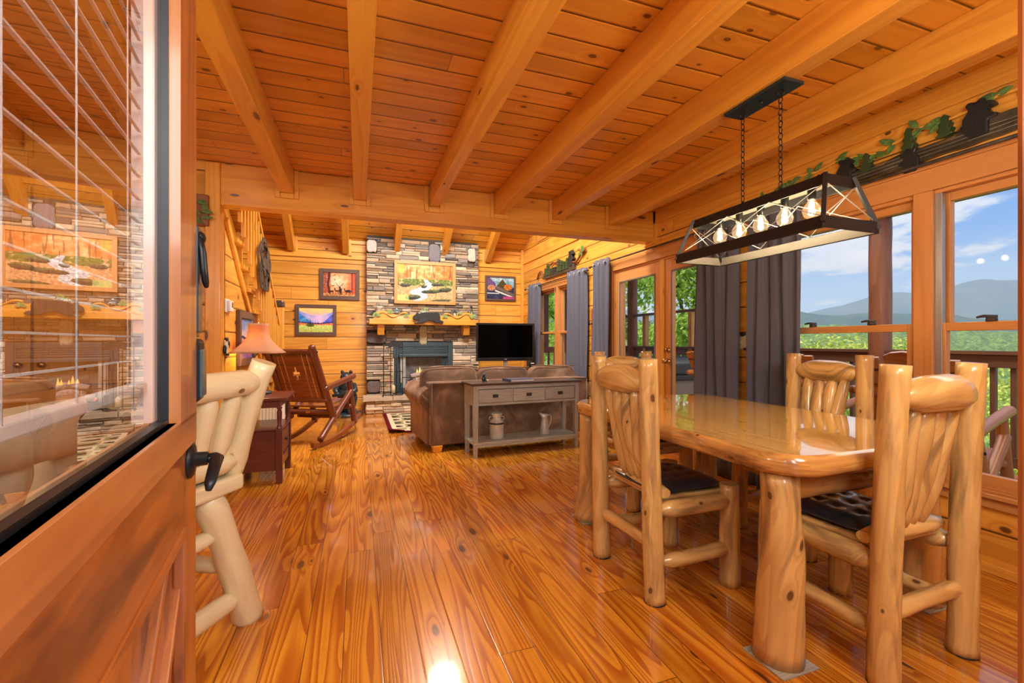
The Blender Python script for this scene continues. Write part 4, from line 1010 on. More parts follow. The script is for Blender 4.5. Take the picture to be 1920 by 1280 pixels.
for x in (.022, CL - .022):
    for y in (.022, CD - .022):
        m = MB(); b0 = 0
        for z, w in ((0, .017), (CH - .24, .024), (CH - .022, .024)):
            m.v += [(x - w, y - w, z), (x + w, y - w, z), (x + w, y + w, z), (x - w, y + w, z)]
        for k in range(2):
            for j in range(4):
                j2 = (j + 1) % 4; m.face([4 * k + j, 4 * k + j2, 4 * k + 4 + j2, 4 * k + 4 + j], [(m.v[4 * k][2], j * .05 + x), (m.v[4 * k][2], j * .05 + .048 + x), (m.v[4 * k + 4][2], j * .05 + .048 + x), (m.v[4 * k + 4][2], j * .05 + x)])
        m.face([3, 2, 1, 0]); m.face([8, 9, 10, 11]); m.build('leg', 'greywash', t)
m = MB(); m.cbox(.0, CL, .0, CD, .125, .15); m.cbox(.03, CL - .03, .005, .02, .10, .125).build('shelf', 'greywash', t, bevel=.002)
for k in range(3):
    a = .048 + (CL - .09) * k / 3 + (.006 if k else 0); b = .045 + (CL - .09) * (k + 1) / 3 - .012
    d = MB().cbox(a, b, -.008, .018, CH - .195, CH - .066).build('drawer', 'greywash', t, bevel=.002)
    xm = (a + b) / 2
    h = MB().cbox(xm - .03, xm + .03, -.011, -.007, CH - .148, CH - .115).build('pull_plate', 'metalgrey', d, bevel=.002)
    MB().tube([(xm - .02, -.014, CH - .125), (xm - .018, -.022, CH - .138), (xm, -.024, CH - .142), (xm + .018, -.022, CH - .138), (xm + .02, -.014, CH - .125)], .003, 8).build('pull_ring', 'blackmetal', h)
def onC(x, y, z): a = radians(4.2); return (1.075 + x * cos(a) - y * sin(a), 4.245 + x * sin(a) + y * cos(a), z)
t = thing('milk_can', 'hammered galvanised milk can on the lower shelf of the console table', 'milk can', onC(.30, .15, .15), 0)
MB().lathe([(.0, 0), (.072, 0), (.074, .006), (.074, .165), (.076, .17), (.07, .178), (.046, .205), (.044, .215), (.058, .25), (.061, .262), (.056, .262), (.042, .225), (.0, .2)], (0, 0, 0), 28).build('can_body', 'galv', t)
MB().lathe([(.0755, .148), (.077, .150), (.077, .166), (.0755, .168)], (0, 0, 0), 28).build('dark_band', 'metalgrey', t)
for s in (-1, 1): MB().tube([(s * .052, 0, .225), (s * .078, 0, .222), (s * .082, 0, .20), (s * .066, 0, .185)], .004, 8).build('handle', 'galv', t)
t = thing('pitcher', 'small tin pitcher with curved handle on the console shelf', 'pitcher', onC(.86, .15, .15), 0)
m = MB(); prof = [(0, 0), (.052, 0), (.054, .005), (.043, .09), (.032, .165), (.031, .175), (.044, .215), (.041, .215), (.028, .17), (0, .15)]
m.lathe(prof, (0, 0, 0), 24); m.v = [(x - (.025 * max(0, (z - .17) / .045) * max(0, -x) / .044 if z > .17 else 0), y, z + (.018 * max(0, -x) / .044 if z > .2 else 0)) for x, y, z in m.v]
m.build('pitcher_body', 'galv', t)
MB().tube([(.036, 0, .195), (.062, 0, .205), (.080, 0, .18), (.078, 0, .14), (.062, 0, .10), (.052, 0, .075), (.058, 0, .068)], .0048, 8).build('handle', 'galv', t)
t = thing('book', 'flat hardback book with dark blue cover on the console table', 'book', onC(.52, .10, CH), radians(8))
MB().cbox(-.13, .15, -.09, .11, .0, .0035).cbox(-.13, .15, -.09, .11, .0225, .026).cbox(-.13, -.127, -.09, .11, 0, .026).build('cover', 'bookcover', t)
MB().cbox(-.126, .145, -.086, .106, .0035, .0225).build('pages', 'paper', t)
t = thing('bear_figurine', 'tiny dark bear figurine with pale log on the console table top', 'figurine', onC(.14, .10, CH), 0)
MB().ell((0, 0, .035), (.022, .022, .032), 12, 8, lump=.3).ell((.0, -.006, .075), (.015, .016, .014), 10, 7).ell((.012, 0, .088), (.005, .004, .006), 6, 5).ell((-.012, 0, .088), (.005, .004, .006), 6, 5).ell((.02, -.015, .018), (.014, .018, .012), 8, 6).build('bear_body', 'bluebear', t)
MB().ell((.03, -.015, .016), (.016, .012, .014), 10, 7, lump=.4).build('log_piece', 'paleresin', t)
# ---------------------------------------------------------------- stone chimney, hearth, mantel
CX0, CX1, CY = .125, 2.055, 7.82
RS = random.Random(11)
PAL = [hexc(*c) for c in ((156, 146, 130), (130, 122, 110), (172, 156, 132), (112, 108, 102), (184, 172, 148), (140, 122, 100), (120, 116, 110), (160, 142, 116), (98, 92, 84))]
PALL = [hexc(*c) for c in ((196, 180, 156), (176, 160, 138), (204, 190, 168), (150, 136, 122), (170, 140, 112), (188, 168, 140))]
def stone_face(mb, x0, x1, z0, z1, ycen, holes=(), pal=PAL, hmin=.035, hmax=.085, wmin=.10, wmax=.36, side=False, dep=.05):
    z = z0
    while z < z1 - .012:
        h = min(RS.uniform(hmin, hmax), z1 - z)
        if z1 - (z + h) < .02: h = z1 - z
        x = x0
        while x < x1 - .01:
            w = RS.uniform(wmin, wmax)
            if x1 - (x + w) < .07: w = x1 - x
            sub = [(z, h)] if (h < .055 or RS.random() < .6) else [(z, h * .5), (z + h * .5, h * .5)]
            for (zz, hh) in sub:
                segs = [(x, x + w)]
                for (a, b, c, d) in holes:
                    new = []
                    for (p, q) in segs:
                        if zz + hh <= c + .004 or zz >= d - .004 or q <= a or p >= b: new.append((p, q))
                        else:
                            if p < a: new.append((p, a))
                            if q > b: new.append((b, q))
                    segs = new
                for (p, q) in segs:
                    if q - p < .012: continue
                    c = pal[RS.randrange(len(pal))]; k = RS.uniform(1.0, 1.55); c = tuple(min(1, v * k) for v in c)
                    dpt = dep + RS.uniform(-.014, .014); g = .002
                    a0, a1, b0, b1 = p + g, q - g, zz + g, zz + hh - g
                    jit = lambda s_: RS.uniform(-s_, s_)
                    e = min(.012, hh * .22)
                    # chamfered stone block
                    F = [(a0 + jit(.004), ycen, b0), (a1 + jit(.004), ycen, b0), (a1 + jit(.004), ycen, b1), (a0 + jit(.004), ycen, b1)]
                    yf = ycen - dpt
                    G = [(F[0][0], yf + e, b0 + jit(.003)), (F[1][0], yf + e, b0 + jit(.003)), (F[2][0], yf + e, b1 + jit(.003)), (F[3][0], yf + e, b1 + jit(.003))]
                    xs = [a0 + e, a0 + (a1 - a0) * .5 + jit(.02), a1 - e]
                    H = [[(xx, yf + jit(.005), b0 + e + jit(.003)) for xx in xs], [(xx, yf + jit(.005), b1 - e + jit(.003)) for xx in xs]]
                    b = len(mb.v); mb.v += F + G + H[0] + H[1]
                    Q = lambda *i: mb.face([b + k_ for k_ in i], tint=c)
                    for i in range(4): j = (i + 1) % 4; Q(i, j, 4 + j, 4 + i)
                    Q(4, 5, 10, 9, 8); Q(5, 6, 13, 10); Q(6, 7, 11, 12, 13); Q(7, 4, 8, 11); Q(8, 9, 12, 11); Q(9, 10, 13, 12)
            x += w
        z += h
def slabstone(mb, cx, cz, rx, rz, y, tint, n=20, d=.05, seed=0):
    pts = []
    for k in range(n):
        a = 2 * pi * k / n; q = (abs(cos(a)) ** 8 + abs(sin(a)) ** 8) ** -.125 * (1 + .12 * noise.noise(Vector((cos(a) * 2 + seed, sin(a) * 2, seed))))
        pts.append((cx + rx * cos(a) * q, cz + rz * sin(a) * q))
    inner = [(cx + (p - cx) * .86, cz + (q - cz) * .86) for p, q in pts]
    b = len(mb.v); mb.v += [(p, y, q) for p, q in pts] + [(p, y - d + .01, q) for p, q in pts] + [(p, y - d, q) for p, q in inner]
    for k in range(n):
        j = (k + 1) % n; mb.face([b + k, b + j, b + n + j, b + n + k], tint=tint); mb.face([b + n + k, b + n + j, b + 2 * n + j, b + 2 * n + k], tint=tint)
    mb.face([b + 2 * n + k for k in range(n)], tint=tint)
t = thing('fireplace', 'stacked ledge-stone chimney with gas fire and raised stone hearth', 'fireplace', (1.07, CY, 0)); FP = t
ox = -1.07; oy = -CY
FB = (.56 + ox, 1.584 + ox, .27, 1.143)
m = MB(); m.cbox(CX0 + ox + .01, FB[0], -.012, YB - CY, 0, 2.94).cbox(FB[1], CX1 + ox - .01, -.012, YB - CY, 0, 2.94).cbox(FB[0], FB[1], -.012, YB - CY, FB[3], 2.94).cbox(FB[0], FB[1], -.012, YB - CY, 0, FB[2])
m.build('mortar_backing', 'mortar', t)
m = MB(); big = [(.13 + ox, .29 + ox, 2.66, 2.86), (1.86 + ox, 2.0 + ox, 2.60, 2.83), (1.16 + ox, 1.36 + ox, 2.56, 2.86), (.13 + ox, .44 + ox, 1.13, 1.31), (1.0 + ox, 1.13 + ox, 1.11, 1.43), (.135 + ox, .34 + ox, .30, .49)]
stone_face(m, CX0 + ox, CX1 + ox, 1.16, 2.90, 0, [FB] + big)
stone_face(m, CX0 + ox, CX1 + ox, .24, 1.16, 0, [(FB[0], FB[1], 0, FB[3])] + big, pal=PALL + PAL[:2])
cols = [hexc(190, 186, 176), hexc(200, 192, 176), hexc(120, 120, 126), hexc(112, 108, 112), hexc(190, 184, 150), hexc(116, 102, 98)]
for i, (a, b, c, d) in enumerate(big): slabstone(m, (a + b) / 2, (c + d) / 2, (b - a) / 2 * 1.0, (d - c) / 2 * 1.0, 0, cols[i], seed=i, d=.055)
m.build('chimney_stones', 'stone', t, col=True)
m = MB(); stone_face(m, CX0 - .02 + ox, 2.08 + ox, 0, .205, -.36, pal=PALL, hmax=.06, hmin=.04)
m.build('hearth_stones', 'stone', t, col=True)
MB().cbox(CX0 - .02 + ox, 2.08 + ox, -.37, -.015, 0, .205).build('hearth_core', 'mortar', t)
m = MB(); x = CX0 - .06 + ox
while x < 2.12 + ox:
    w = RS.uniform(.28, .5); c = PALL[RS.randrange(4)]; pts = []; xe = min(x + w, 2.12 + ox)
    n = 6
    fr = [(x + .004 + (xe - x - .008) * i / n, -.445 + RS.uniform(-.01, .01)) for i in range(n + 1)]
    m.prism(fr + [(xe - .004, -.012), (x + .004, -.012)], lambda a, b, d: (a, b, .207 + d + .004 * noise.noise(Vector((a * 9, b * 9, 1)))), .055, tint=c); x += w
m.build('hearth_slabs', 'stone', t, col=True, bevel=.006)
# gas fireplace insert
fo = t
m = MB(); x0, x1, z0, z1 = FB
m.cbox(x0, x0 + .085, -.045, .03, z0, z1).cbox(x1 - .085, x1, -.045, .03, z0, z1).cbox(x0 + .085, x1 - .085, -.045, .03, z1 - .07, z1).cbox(x0 + .085, x1 - .085, -.045, .03, z0, z0 + .10)
m.cbox(x0 + .085, x1 - .085, -.02, .03, z1 - .20, z1 - .07).cbox(x0 + .09, x1 - .09, -.075, -.0, z1 - .245, z1 - .20)
ins = m.build('fireplace_insert', 'firebox', t, bevel=.004)
m = MB()
for a, b in ((x0 + .10, x0 + .36), (x0 + .38, x1 - .38), (x1 - .36, x1 - .10)):
    for k in range(4): m.cbox(a, b, -.034, -.019, z1 - .178 + k * .028, z1 - .162 + k * .028)
m.build('louvres', 'firebox', ins, bevel=.002)
m = MB(); yb_ = .115
a, b, c, d = x0 + .085, x1 - .085, z0 + .10, z1 - .20
for P in ([(a, 0, c), (a, 0, d), (a + .12, yb_, d), (a + .12, yb_, c)], [(b, 0, d), (b, 0, c), (b - .12, yb_, c), (b - .12, yb_, d)], [(a + .12, yb_, c), (a + .12, yb_, d), (b - .12, yb_, d), (b - .12, yb_, c)], [(a, 0, c), (a + .12, yb_, c), (b - .12, yb_, c), (b, 0, c)], [(a, 0, d), (b, 0, d), (b - .12, yb_, d), (a + .12, yb_, d)]): wallquad(m, P, [(0, 0)] * 4)
m.build('fire_chamber', 'fireinner', ins)
m = MB()
for p, q, r in (((-.27, .02, .42), (.16, .03, .46), .055), ((-.18, .06, .50), (.24, .05, .50), .045), ((-.22, .01, .56), (.08, .08, .61), .038), ((-.1, .05, .60), (.2, .01, .54), .036)):
    m.log(p, q, r, r * .9, 1, 1, wob=.3, lump=.2)
lg = m.build('gas_logs', 'ashlog', ins)
m = MB()
for k in range(9): m.ell((-.26 + .055 * k, -.005, .405 + .012 * sin(k * 2)), (.034, .02, .026), 8, 6, lump=.6, ph=k)
m.build('embers', 'ember', lg)
m = MB()
for x, z, h, w in ((-.10, .60, .08, .018), (-.055, .60, .12, .020), (-.02, .60, .07, .014), (.05, .59, .09, .016), (.08, .58, .12, .018)):
    m.lathe([(0, 0), (w, h * .15), (w * .9, h * .35), (w * .45, h * .7), (0, h)], (x, .03, z), 8)
m.build('flames', 'flame', lg)
for s in (-1, 1):   # folded screen curtains and their knobs
    m = MB(); pts = []
    for k in range(13): pts.append(((x0 + .11 + .008 * k) if s < 0 else (x1 - .11 - .008 * k), -.03 - .008 * (k % 2)))
    rows = [[(p, y, zz) for p, y in pts] for zz in (z0 + .06, z1 - .25)]; m.quadgrid(rows, [[(0, 0)] * 13] * 2, False)
    m.build('mesh_curtain', 'galv' if s < 0 else 'firebox', ins, solid=.002)
# mantel shelf with corbels and carved backboard
t = thing('mantel_shelf', 'thick orange pine mantel shelf on two corbels', 'mantel', (1.07, 7.66, 1.437))
MB().cbox(-.91, .91, -.17, .105, 0, .095).build('shelf_board', 'beam', t, bevel=.012, bseg=3)
for x in (-.72, .72): MB().prism([(.095, 0), (-.10, 0), (-.10, -.05), (-.05, -.17), (.095, -.17)], lambda a, b, d, x=x: (x - .055 + d, a, b), .11).build('corbel', 'beam', t, bevel=.005)
t = thing('carved_mantel_board', 'carved orange mantel scroll board with vine ridges and leaf tips', 'carving', (1.07, 7.52, 1.532))
def prof_board(x):
    q = abs(x) / .84; return .055 + .075 * (sin(q * 9.5) * .5 + .5) * (1 if q > .35 else .35)
n = 60; xs = [-.84 + 1.68 * i / n for i in range(n + 1)]
m = MB(); m.prism([(x, 0) for x in xs] + [(x, prof_board(x)) for x in reversed(xs)], lambda a, b, d: (a, -.02 + d, b), .03); m.build('board', 'trim', t, bevel=.003)
for s in (-1, 1):
    m = MB(); pts = [(s * (.30 + .5 * i / 30), -.028, .065 + .035 * sin(i / 30 * 9 + .6)) for i in range(31)]
    m.tube(pts, [.012 + .004 * sin(i * .5) for i in range(31)], 10).build('vine_ridge', 'trim', t)
def leaf_mesh(mb, c, L, w, ang, axis='y', tilt=.25, depth=.006, sgn=-1):
    """pointed leaf lying on a wall plane; axis is the wall's normal axis"""
    n = 7; L2 = []
    for i in range(n + 1):
        q = i / n; ww = w * sin(pi * q) ** .8 * (1 - .25 * q); L2.append((q * L, ww))
    ca, sa = cos(ang), sin(ang); rows = []
    for (l, ww) in L2:
        row = []
        for k in (-1, -.5, 0, .5, 1):
            a = l * ca - k * ww * sa; b = l * sa + k * ww * ca; dd = depth + tilt * l * .5 + .25 * ww * abs(k)
            row.append((c[0] + a, c[1] + sgn * dd, c[2] + b) if axis == 'y' else (c[0] + sgn * dd, c[1] + a, c[2] + b))
        rows.append(row)
    mb.quadgrid(rows, [[(0, 0)] * 5] * len(rows), True)
for s in (-1, 1):
    m = MB()
    for k in range(9): leaf_mesh(m, (s * (.78 + .02 * (k % 3)), -.03, .04 + .022 * (k // 3)), .06, .022, 2 * pi * k / 9 + .4)
    for k in range(5): leaf_mesh(m, (s * .58, -.03, .10), .05, .018, pi * k / 4)
    for k in range(4): leaf_mesh(m, (s * .32, -.03, .04), .05, .018, pi * k / 3)
    m.build('leaf_cluster', 'ivy', t, solid=.002)
def bear2d(mb, fn, s=1., t=.02, tint=None):
    """silhouette of a walking bear"""
    P = [(-.235, .055), (-.225, .10), (-.19, .125), (-.17, .155), (-.15, .155), (-.135, .14), (-.08, .165), (.0, .175), (.08, .17), (.16, .18), (.205, .15), (.225, .09), (.22, .04), (.26, .03), (.285, .0), (.255, -.02), (.20, -.01), (.14, -.01), (.10, .02), (.02, .03), (-.03, .01), (-.08, -.02), (-.20, -.025), (-.21, -.005), (-.15, .01), (-.13, .035), (-.19, .03)]
    mb.prism([(a * s, b * s) for a, b in P], fn, t, tint=tint)
t = thing('carved_bear', 'black carved wooden bear lying over the middle of the mantel', 'carving', (1.08, 7.49, 1.50))
m = MB(); bear2d(m, lambda a, b, d: (a, -.02 - d, b - .02), 1., .035); m.build('bear_board', 'bear', t, bevel=.008)
def lantern(label, x):
    t = thing('lantern', label, 'lantern', (x, 7.64, 1.532), group='small grey lanterns on the mantel')
    MB().cbox(-.035, .035, -.035, .035, 0, .014).build('base', 'bluemetal', t)
    m = MB()
    for a in (-1, 1):
        for b in (-1, 1): m.cbox(a * .03 - .004, a * .03 + .004, b * .03 - .004, b * .03 + .004, .014, .12)
    m.build('posts', 'bluemetal', t); MB().cbox(-.026, .026, -.026, .026, .014, .118).build('glass', 'pane', t)
    MB().lathe([(.016, .014), (.016, .07), (0, .07)], (0, 0, 0), 12).build('candle', 'cream', t)
    MB().lathe([(.056, .12), (.05, .13), (.02, .165), (.014, .18), (0, .182)], (0, 0, 0), 4, Matrix.Rotation(pi / 4, 3, 'Z'), smooth=False).build('roof', 'bluemetal', t)
    MB().tube([(0 + .014 * cos(a), 0, .188 + .014 * sin(a)) for a in [2 * pi * k / 14 for k in range(14)]], .002, 6, closed=True).build('ring', 'blackmetal', t)
lantern('small dark lantern at the left lower corner of the stream picture', .605); lantern('small dark lantern at the right lower corner of the stream picture', 1.59)
t = thing('stump_vase', 'pale tree-stump vase with a black bear at the left mantel end', 'vase', (.31, 7.62, 1.532))
m = MB().lathe([(.0, 0), (.07, 0), (.05, .04), (.045, .12), (.055, .17), (.085, .205), (.06, .205), (.03, .15), (0, .14)], (0, 0, 0), 20)
m.v = [(x * (1 + .12 * sin(6 * atan2(y, x + 1e-6))), y * (1 + .12 * sin(6 * atan2(y, x + 1e-6))), z) for x, y, z in m.v]; m.build('stump', 'paleresin', t)
MB().ell((-.06, -.04, .05), (.03, .03, .05), 12, 8, lump=.2).ell((-.06, -.055, .115), (.022, .022, .02), 10, 7).ell((-.075, -.05, .135), (.007, .006, .008), 6, 5).ell((-.045, -.05, .135), (.007, .006, .008), 6, 5).build('bear_figure', 'bear', t)
m = MB()
for k in range(4): m.tube([(.0, 0, .19), (-.01 + .01 * k, 0, .22 + .01 * k)], .004, 5)
m.build('twigs', 'pinegreen', t)
t = thing('tree_figurine', 'dark carved bear-and-pine figurine at the right mantel end', 'figurine', (1.86, 7.62, 1.532))
m = MB()
for k in range(4): m.lathe([(.05 - .009 * k, .02 + .045 * k), (.012, .08 + .045 * k), (0, .085 + .045 * k)], (.03, 0, 0), 9, smooth=False)
m.build('pine_tree', 'pinegreen', t)
MB().ell((-.04, -.01, .06), (.028, .03, .06), 12, 8, lump=.2).ell((-.04, -.02, .135), (.02, .022, .02), 10, 7).ell((-.055, -.01, .152), (.006, .006, .007), 6, 5).ell((-.025, -.01, .152), (.006, .006, .007), 6, 5).ell((.02, -.01, .235), (.024, .02, .022), 10, 7).build('bears', 'bluebear', t)
t = thing('pine_cone_cluster', 'small bunch of white-tipped greenery behind the mantel bear', 'decoration', (1.07, 7.62, 1.60))
m = MB()
for k in range(26): a = k * 2.4; leaf_mesh(m, (.05 * cos(a) * (k % 5) / 4, .0, .03 + .02 * (k % 4)), .055, .012, a)
m.build('leaves', 'ivy', t, solid=.002)
m = MB()
for k in range(9): m.ell((-.09 + .022 * k, -.03, .04 + .03 * abs(sin(k * 1.9))), (.010, .010, .010), 6, 5)
m.build('white_berries', 'white', t)
MB().cbox(-.11, .11, -.03, .03, -.068, .01).build('planter_box', 'barkgrey', t, bevel=.005)
# hearth tools: iron log screen/rack
t = thing('fireplace_screen', 'black iron fireside rack with a bear plate on top, standing on the hearth', 'rack', (.56, 7.52, .262))
m = MB()
for x in (-.17, -.06, .03, .13): m.tube([(x, 0, .02), (x, 0, .78)], .006, 8)
m.tube([(-.17, 0, .02), (-.17, 0, .90)], .007, 8); m.tube([(.13, 0, .02), (.13, 0, .90)], .007, 8)
for z in (.40, .62, .02, .87): m.tube([(-.17, 0, z), (.13, 0, z)], .006, 8)
m.tube([(-.19, -.09, 0), (-.17, -.0, .03), (-.19, .09, 0)], .008, 8); m.tube([(.36, -.09, 0), (.34, 0, .03), (.36, .09, 0)], .008, 8)
m.tube([(-.17, 0, .06), (.34, 0, .06), (.34, 0, .30), (.13, 0, .30)], .006, 8); m.build('iron_frame', 'blackmetal', t)
m = MB(); bear2d(m, lambda a, b, d: (a * .55 - .02, -.008 - d, .80 + b * .55), 1., .006); m.build('bear_plate', 'bear', t)
m = MB(); m.tube([(.09, -.03, .08), (.09, -.03, .62)], .006, 8); m.cbox(.065, .115, -.04, -.02, .06, .22); m.build('shovel', 'bluemetal', t)
m = MB(); m.tube([(-.02, -.03, .08), (-.02, -.03, .62)], .006, 8); m.lathe([(.028, .0), (.032, .1), (.01, .13)], (-.02, -.03, .06), 12); m.build('brush', 'cream', t)
# painted prints: small flat pictures, colour per printed cell
def canvas(w, h, nx, ny, fn):
    """flat canvas in x-z, centred, facing -y"""
    m = MB(); b = 0
    for j in range(ny + 1):
        for i in range(nx + 1): m.v.append((-w / 2 + w * i / nx, 0, -h / 2 + h * j / ny))
    for j in range(ny):
        for i in range(nx):
            k = j * (nx + 1) + i; c = fn((i + .5) / nx, (j + .5) / ny)
            m.face([k, k + 1, k + nx + 2, k + nx + 1], tint=hexc(*[max(11, min(255, q)) for q in c]))
    return m
def fbm(x, y, s=1.): return noise.noise(Vector((x, y, s))) * .6 + noise.noise(Vector((x * 2.1, y * 2.1, s + 3))) * .3 + noise.noise(Vector((x * 4.3, y * 4.3, s + 7))) * .2
def lerp(a, b, t): t = max(0, min(1, t)); return tuple(p + (q - p) * t for p, q in zip(a, b))
def pic_stream(x, y):
    n = fbm(x * 9, y * 9, 2); n2 = fbm(x * 30, y * 30, 5)
    if y > .60 + .04 * fbm(x * 5, 1, 1):
        c = lerp((214, 120, 50), (250, 216, 160), .25 + n * 1.1 + .4 * (1 - abs(x - .45) * 3))
        if noise.noise(Vector((x * 34, y * 2, 9))) > .34: c = lerp(c, (110, 70, 50), .6)
        if x < .12 and y > .75: c = lerp(c, (190, 210, 90), .6)
    else:
        c = lerp((190, 130, 90), (240, 205, 150), .5 + n2 * 1.5)
        if y > .42 and abs(fbm(x * 6, y * 8, 4)) < .28: c = lerp((60, 84, 40), (150, 170, 70), .5 + n2)
        cx = .56 - .18 * (.6 - y) * 2.2 + .06 * sin(y * 18); wd = .035 + .14 * abs(sin((.62 - y) * 5)) * (.62 - y) * 2
        if abs(x - cx) < wd: c = lerp((150, 165, 185), (250, 252, 255), .6 + n2 * 1.6)
        for (a, b, r, s) in ((.47, .40, .055, .045), (.62, .27, .2, .055), (.86, .33, .12, .07), (.27, .10, .14, .07), (.14, .43, .1, .06), (.72, .47, .12, .05), (.78, .02, .2, .05)):
            d = ((x - a) / r) ** 2 + ((y - b - .12 * (x - a)) / s) ** 2
            if d < 1: c = lerp((34, 44, 46), (134, 140, 84), (y - b) / s * .6 + .35 + n2)
        if x < .2 and y < .16: c = lerp(c, (190, 226, 130), .7)
    return c
def pic_deer(x, y):
    n = fbm(x * 7, y * 7, 3); n2 = fbm(x * 24, y * 24, 8); r = sqrt((x - .42) ** 2 + (y - .62) ** 2)
    c = lerp((250, 238, 200), (226, 120, 60), r * 1.8 + n * .6); c = lerp(c, (180, 60, 44), max(0, x - .72) * 3 + n2 * .4)
    if x < .22: c = lerp(c, (130, 46, 36), .6 + n2)
    if abs(x - .16 - .02 * sin(y * 9)) < .03 and y > .12: c = (70, 30, 26)
    if abs(x - .88) < .018 and y > .15: c = (110, 36, 30)
    if noise.noise(Vector((x * 12 + y * 9, y * 12 - x * 6, 5))) > .42 and x < .45 and y > .4: c = lerp(c, (90, 40, 30), .7)
    if y < .12: c = lerp((230, 180, 110), (150, 80, 40), .5 + n2 * 2)
    dark = (40, 24, 26)
    def el(a, b, rx, ry): return ((x - a) / rx) ** 2 + ((y - b) / ry) ** 2 < 1
    if el(.52, .24, .05, .12) or el(.50, .38, .03, .05) or (abs(x - .50) < .012 and y < .16 and y > .06) or (abs(x - .55) < .012 and y < .16 and y > .06): c = dark
    for s in (-1, 1):
        if abs((x - .50) * s - .02 - .09 * sin((y - .42) * 9)) < .009 and .42 < y < .56: c = dark
    for (a, b) in ((.76, .22), (.25, .2), (.42, .22)):
        k = 1.2 if a > .7 else .75
        if el(a, b, .09 * k, .05 * k) or el(a - .09 * k, b + .07, .02, .06) or (abs(abs(x - a) - .05 * k) < .008 and y > .08 and y < b): c = lerp(dark, (90, 50, 40), .3 if a < .5 else 0)
    return c
def pic_mountain(x, y):
    n = fbm(x * 6, y * 6, 1); n2 = fbm(x * 28, y * 22, 4)
    c = lerp((250, 225, 120), (236, 180, 210), (1 - y) * 2.2 + n * .4)
    if y < .87 - .5 * sin(pi * x) * .35 + .05 * n: c = lerp((150, 160, 240), (225, 200, 245), abs(x - .6) * -2.2 + 1.0 + n)
    if y < .80 - x * 1.05 + .05 * n: c = lerp((40, 110, 215), (120, 210, 230), .5 + n * 1.3)
    if y < .78 - (1 - x) * 1.3 + .04 * n: c = lerp((50, 80, 210), (110, 110, 235), .5 + n)
    if y < .44 + .05 * noise.noise(Vector((x * 30, 0, 0))) - .05 * sin(pi * x): c = lerp((30, 30, 90), (90, 50, 110), .5 + n2)
    if y < .39 - .05 * sin(pi * x): c = lerp((220, 90, 60), (250, 190, 130), .4 + n2 * 1.4)
    if y < .29: c = lerp((150, 200, 70), (240, 240, 160), .5 + n2 * 1.5)
    if ((x - .33) / .12) ** 2 + ((y - .29) / .07) ** 2 < 1: c = (84, 96, 30)
    if y < .14 and n2 > .18: c = (190, 140, 60)
    if abs(x - .33) < .022 * (1 - (y - .3) / .3) and .3 < y < .6: c = (40, 44, 60)
    return c
def pic_village(x, y):
    n = fbm(x * 7, y * 7, 6); n2 = fbm(x * 26, y * 26, 2)
    c = lerp((30, 36, 60), (60, 70, 100), .5 + n)
    if y > .55: c = lerp((90, 150, 170), (200, 220, 230), (y - .6) * 2 + n)
    if y > .40 and x < .33 and y < 1.1 - x * 1.2: c = lerp((70, 50, 100), (130, 100, 150), .5 + n2)
    if y > .42 and abs(x - .57) < .2 and y < .93 - abs(x - .57) * 1.5: c = lerp((50, 50, 24), (100, 86, 40), .5 + n2)
    if ((x - .78) / .16) ** 2 + ((y - .56) / .14) ** 2 < 1: c = lerp((130, 60, 20), (240, 160, 60), .5 + n2 * 1.6)
    if ((x - .17) / .14) ** 2 + ((y - .52) / .13) ** 2 < 1: c = lerp((120, 70, 50), (240, 180, 120), .5 + n2 * 1.6)
    d = y - (.55 - (x - .35) * .55)
    if x > .35 and abs(d) < .07: c = (110, 96, 90)
    if x > .3 and abs(y - (.40 - (x - .3) * .45)) < .035: c = (225, 222, 205)
    if y < .14 and x > .6: c = lerp((140, 40, 90), (210, 100, 150), .5 + n2)
    if abs(y - .27) < .015 and x < .45: c = (230, 230, 240)
    return c
def pic_sea(x, y):
    n = fbm(x * 6, y * 6, 9); c = lerp((240, 190, 170), (90, 130, 200), (y - .5) * 2.2 + n * .5)
    if y < .5: c = lerp((220, 140, 130), (120, 90, 150), (1 - y * 2) + n)
    if abs(y - .5 - .03 * sin(x * 9)) < .035: c = (40, 50, 90)
    if ((x - .75) / .22) ** 2 + ((y - .22) / .16) ** 2 < 1: c = lerp((190, 60, 60), (230, 120, 90), .5 + n)
    return c
def picture(name, label, cat, loc, w, h, bw, fn, frame, rotz=0., d=.03, nx=64, ny=48):
    t = thing(name, label, cat, loc, rotz)
    m = MB(); b = bw
    for P in ([(-w / 2, -h / 2), (w / 2, -h / 2), (w / 2 - b, -h / 2 + b), (-w / 2 + b, -h / 2 + b)], [(w / 2 - b, h / 2 - b), (w / 2, h / 2), (-w / 2, h / 2), (-w / 2 + b, h / 2 - b)]):
        m.prism(P, lambda p, q, e: (p, -e, q), d)
    for P in ([(-w / 2, -h / 2), (-w / 2 + b, -h / 2 + b), (-w / 2 + b, h / 2 - b), (-w / 2, h / 2)], [(w / 2, -h / 2), (w / 2, h / 2), (w / 2 - b, h / 2 - b), (w / 2 - b, -h / 2 + b)]):
        bb = len(m.f); m.prism(P, lambda p, q, e: (p, -e, q), d)
        for k in range(bb, len(m.f)): m.uv[k] = [(v + 5, u) for u, v in m.uv[k]]
    m.build('frame', frame, t, bevel=.003)
    c = canvas(w - 2 * b + .004, h - 2 * b + .004, nx, ny, fn); c.build('canvas', 'print', t, loc=(0, -d * .55, 0), col=True)
    MB().cbox(-w / 2 + .01, w / 2 - .01, -.006, -.001, -h / 2 + .01, h / 2 - .01).build('backing', 'blackmetal', t)
    return t
picture('framed_picture', 'large pine-framed autumn forest stream picture above the mantel', 'picture', (1.10, 7.755, 2.172), 1.055, .735, .055, pic_stream, 'artframe', nx=120, ny=84)
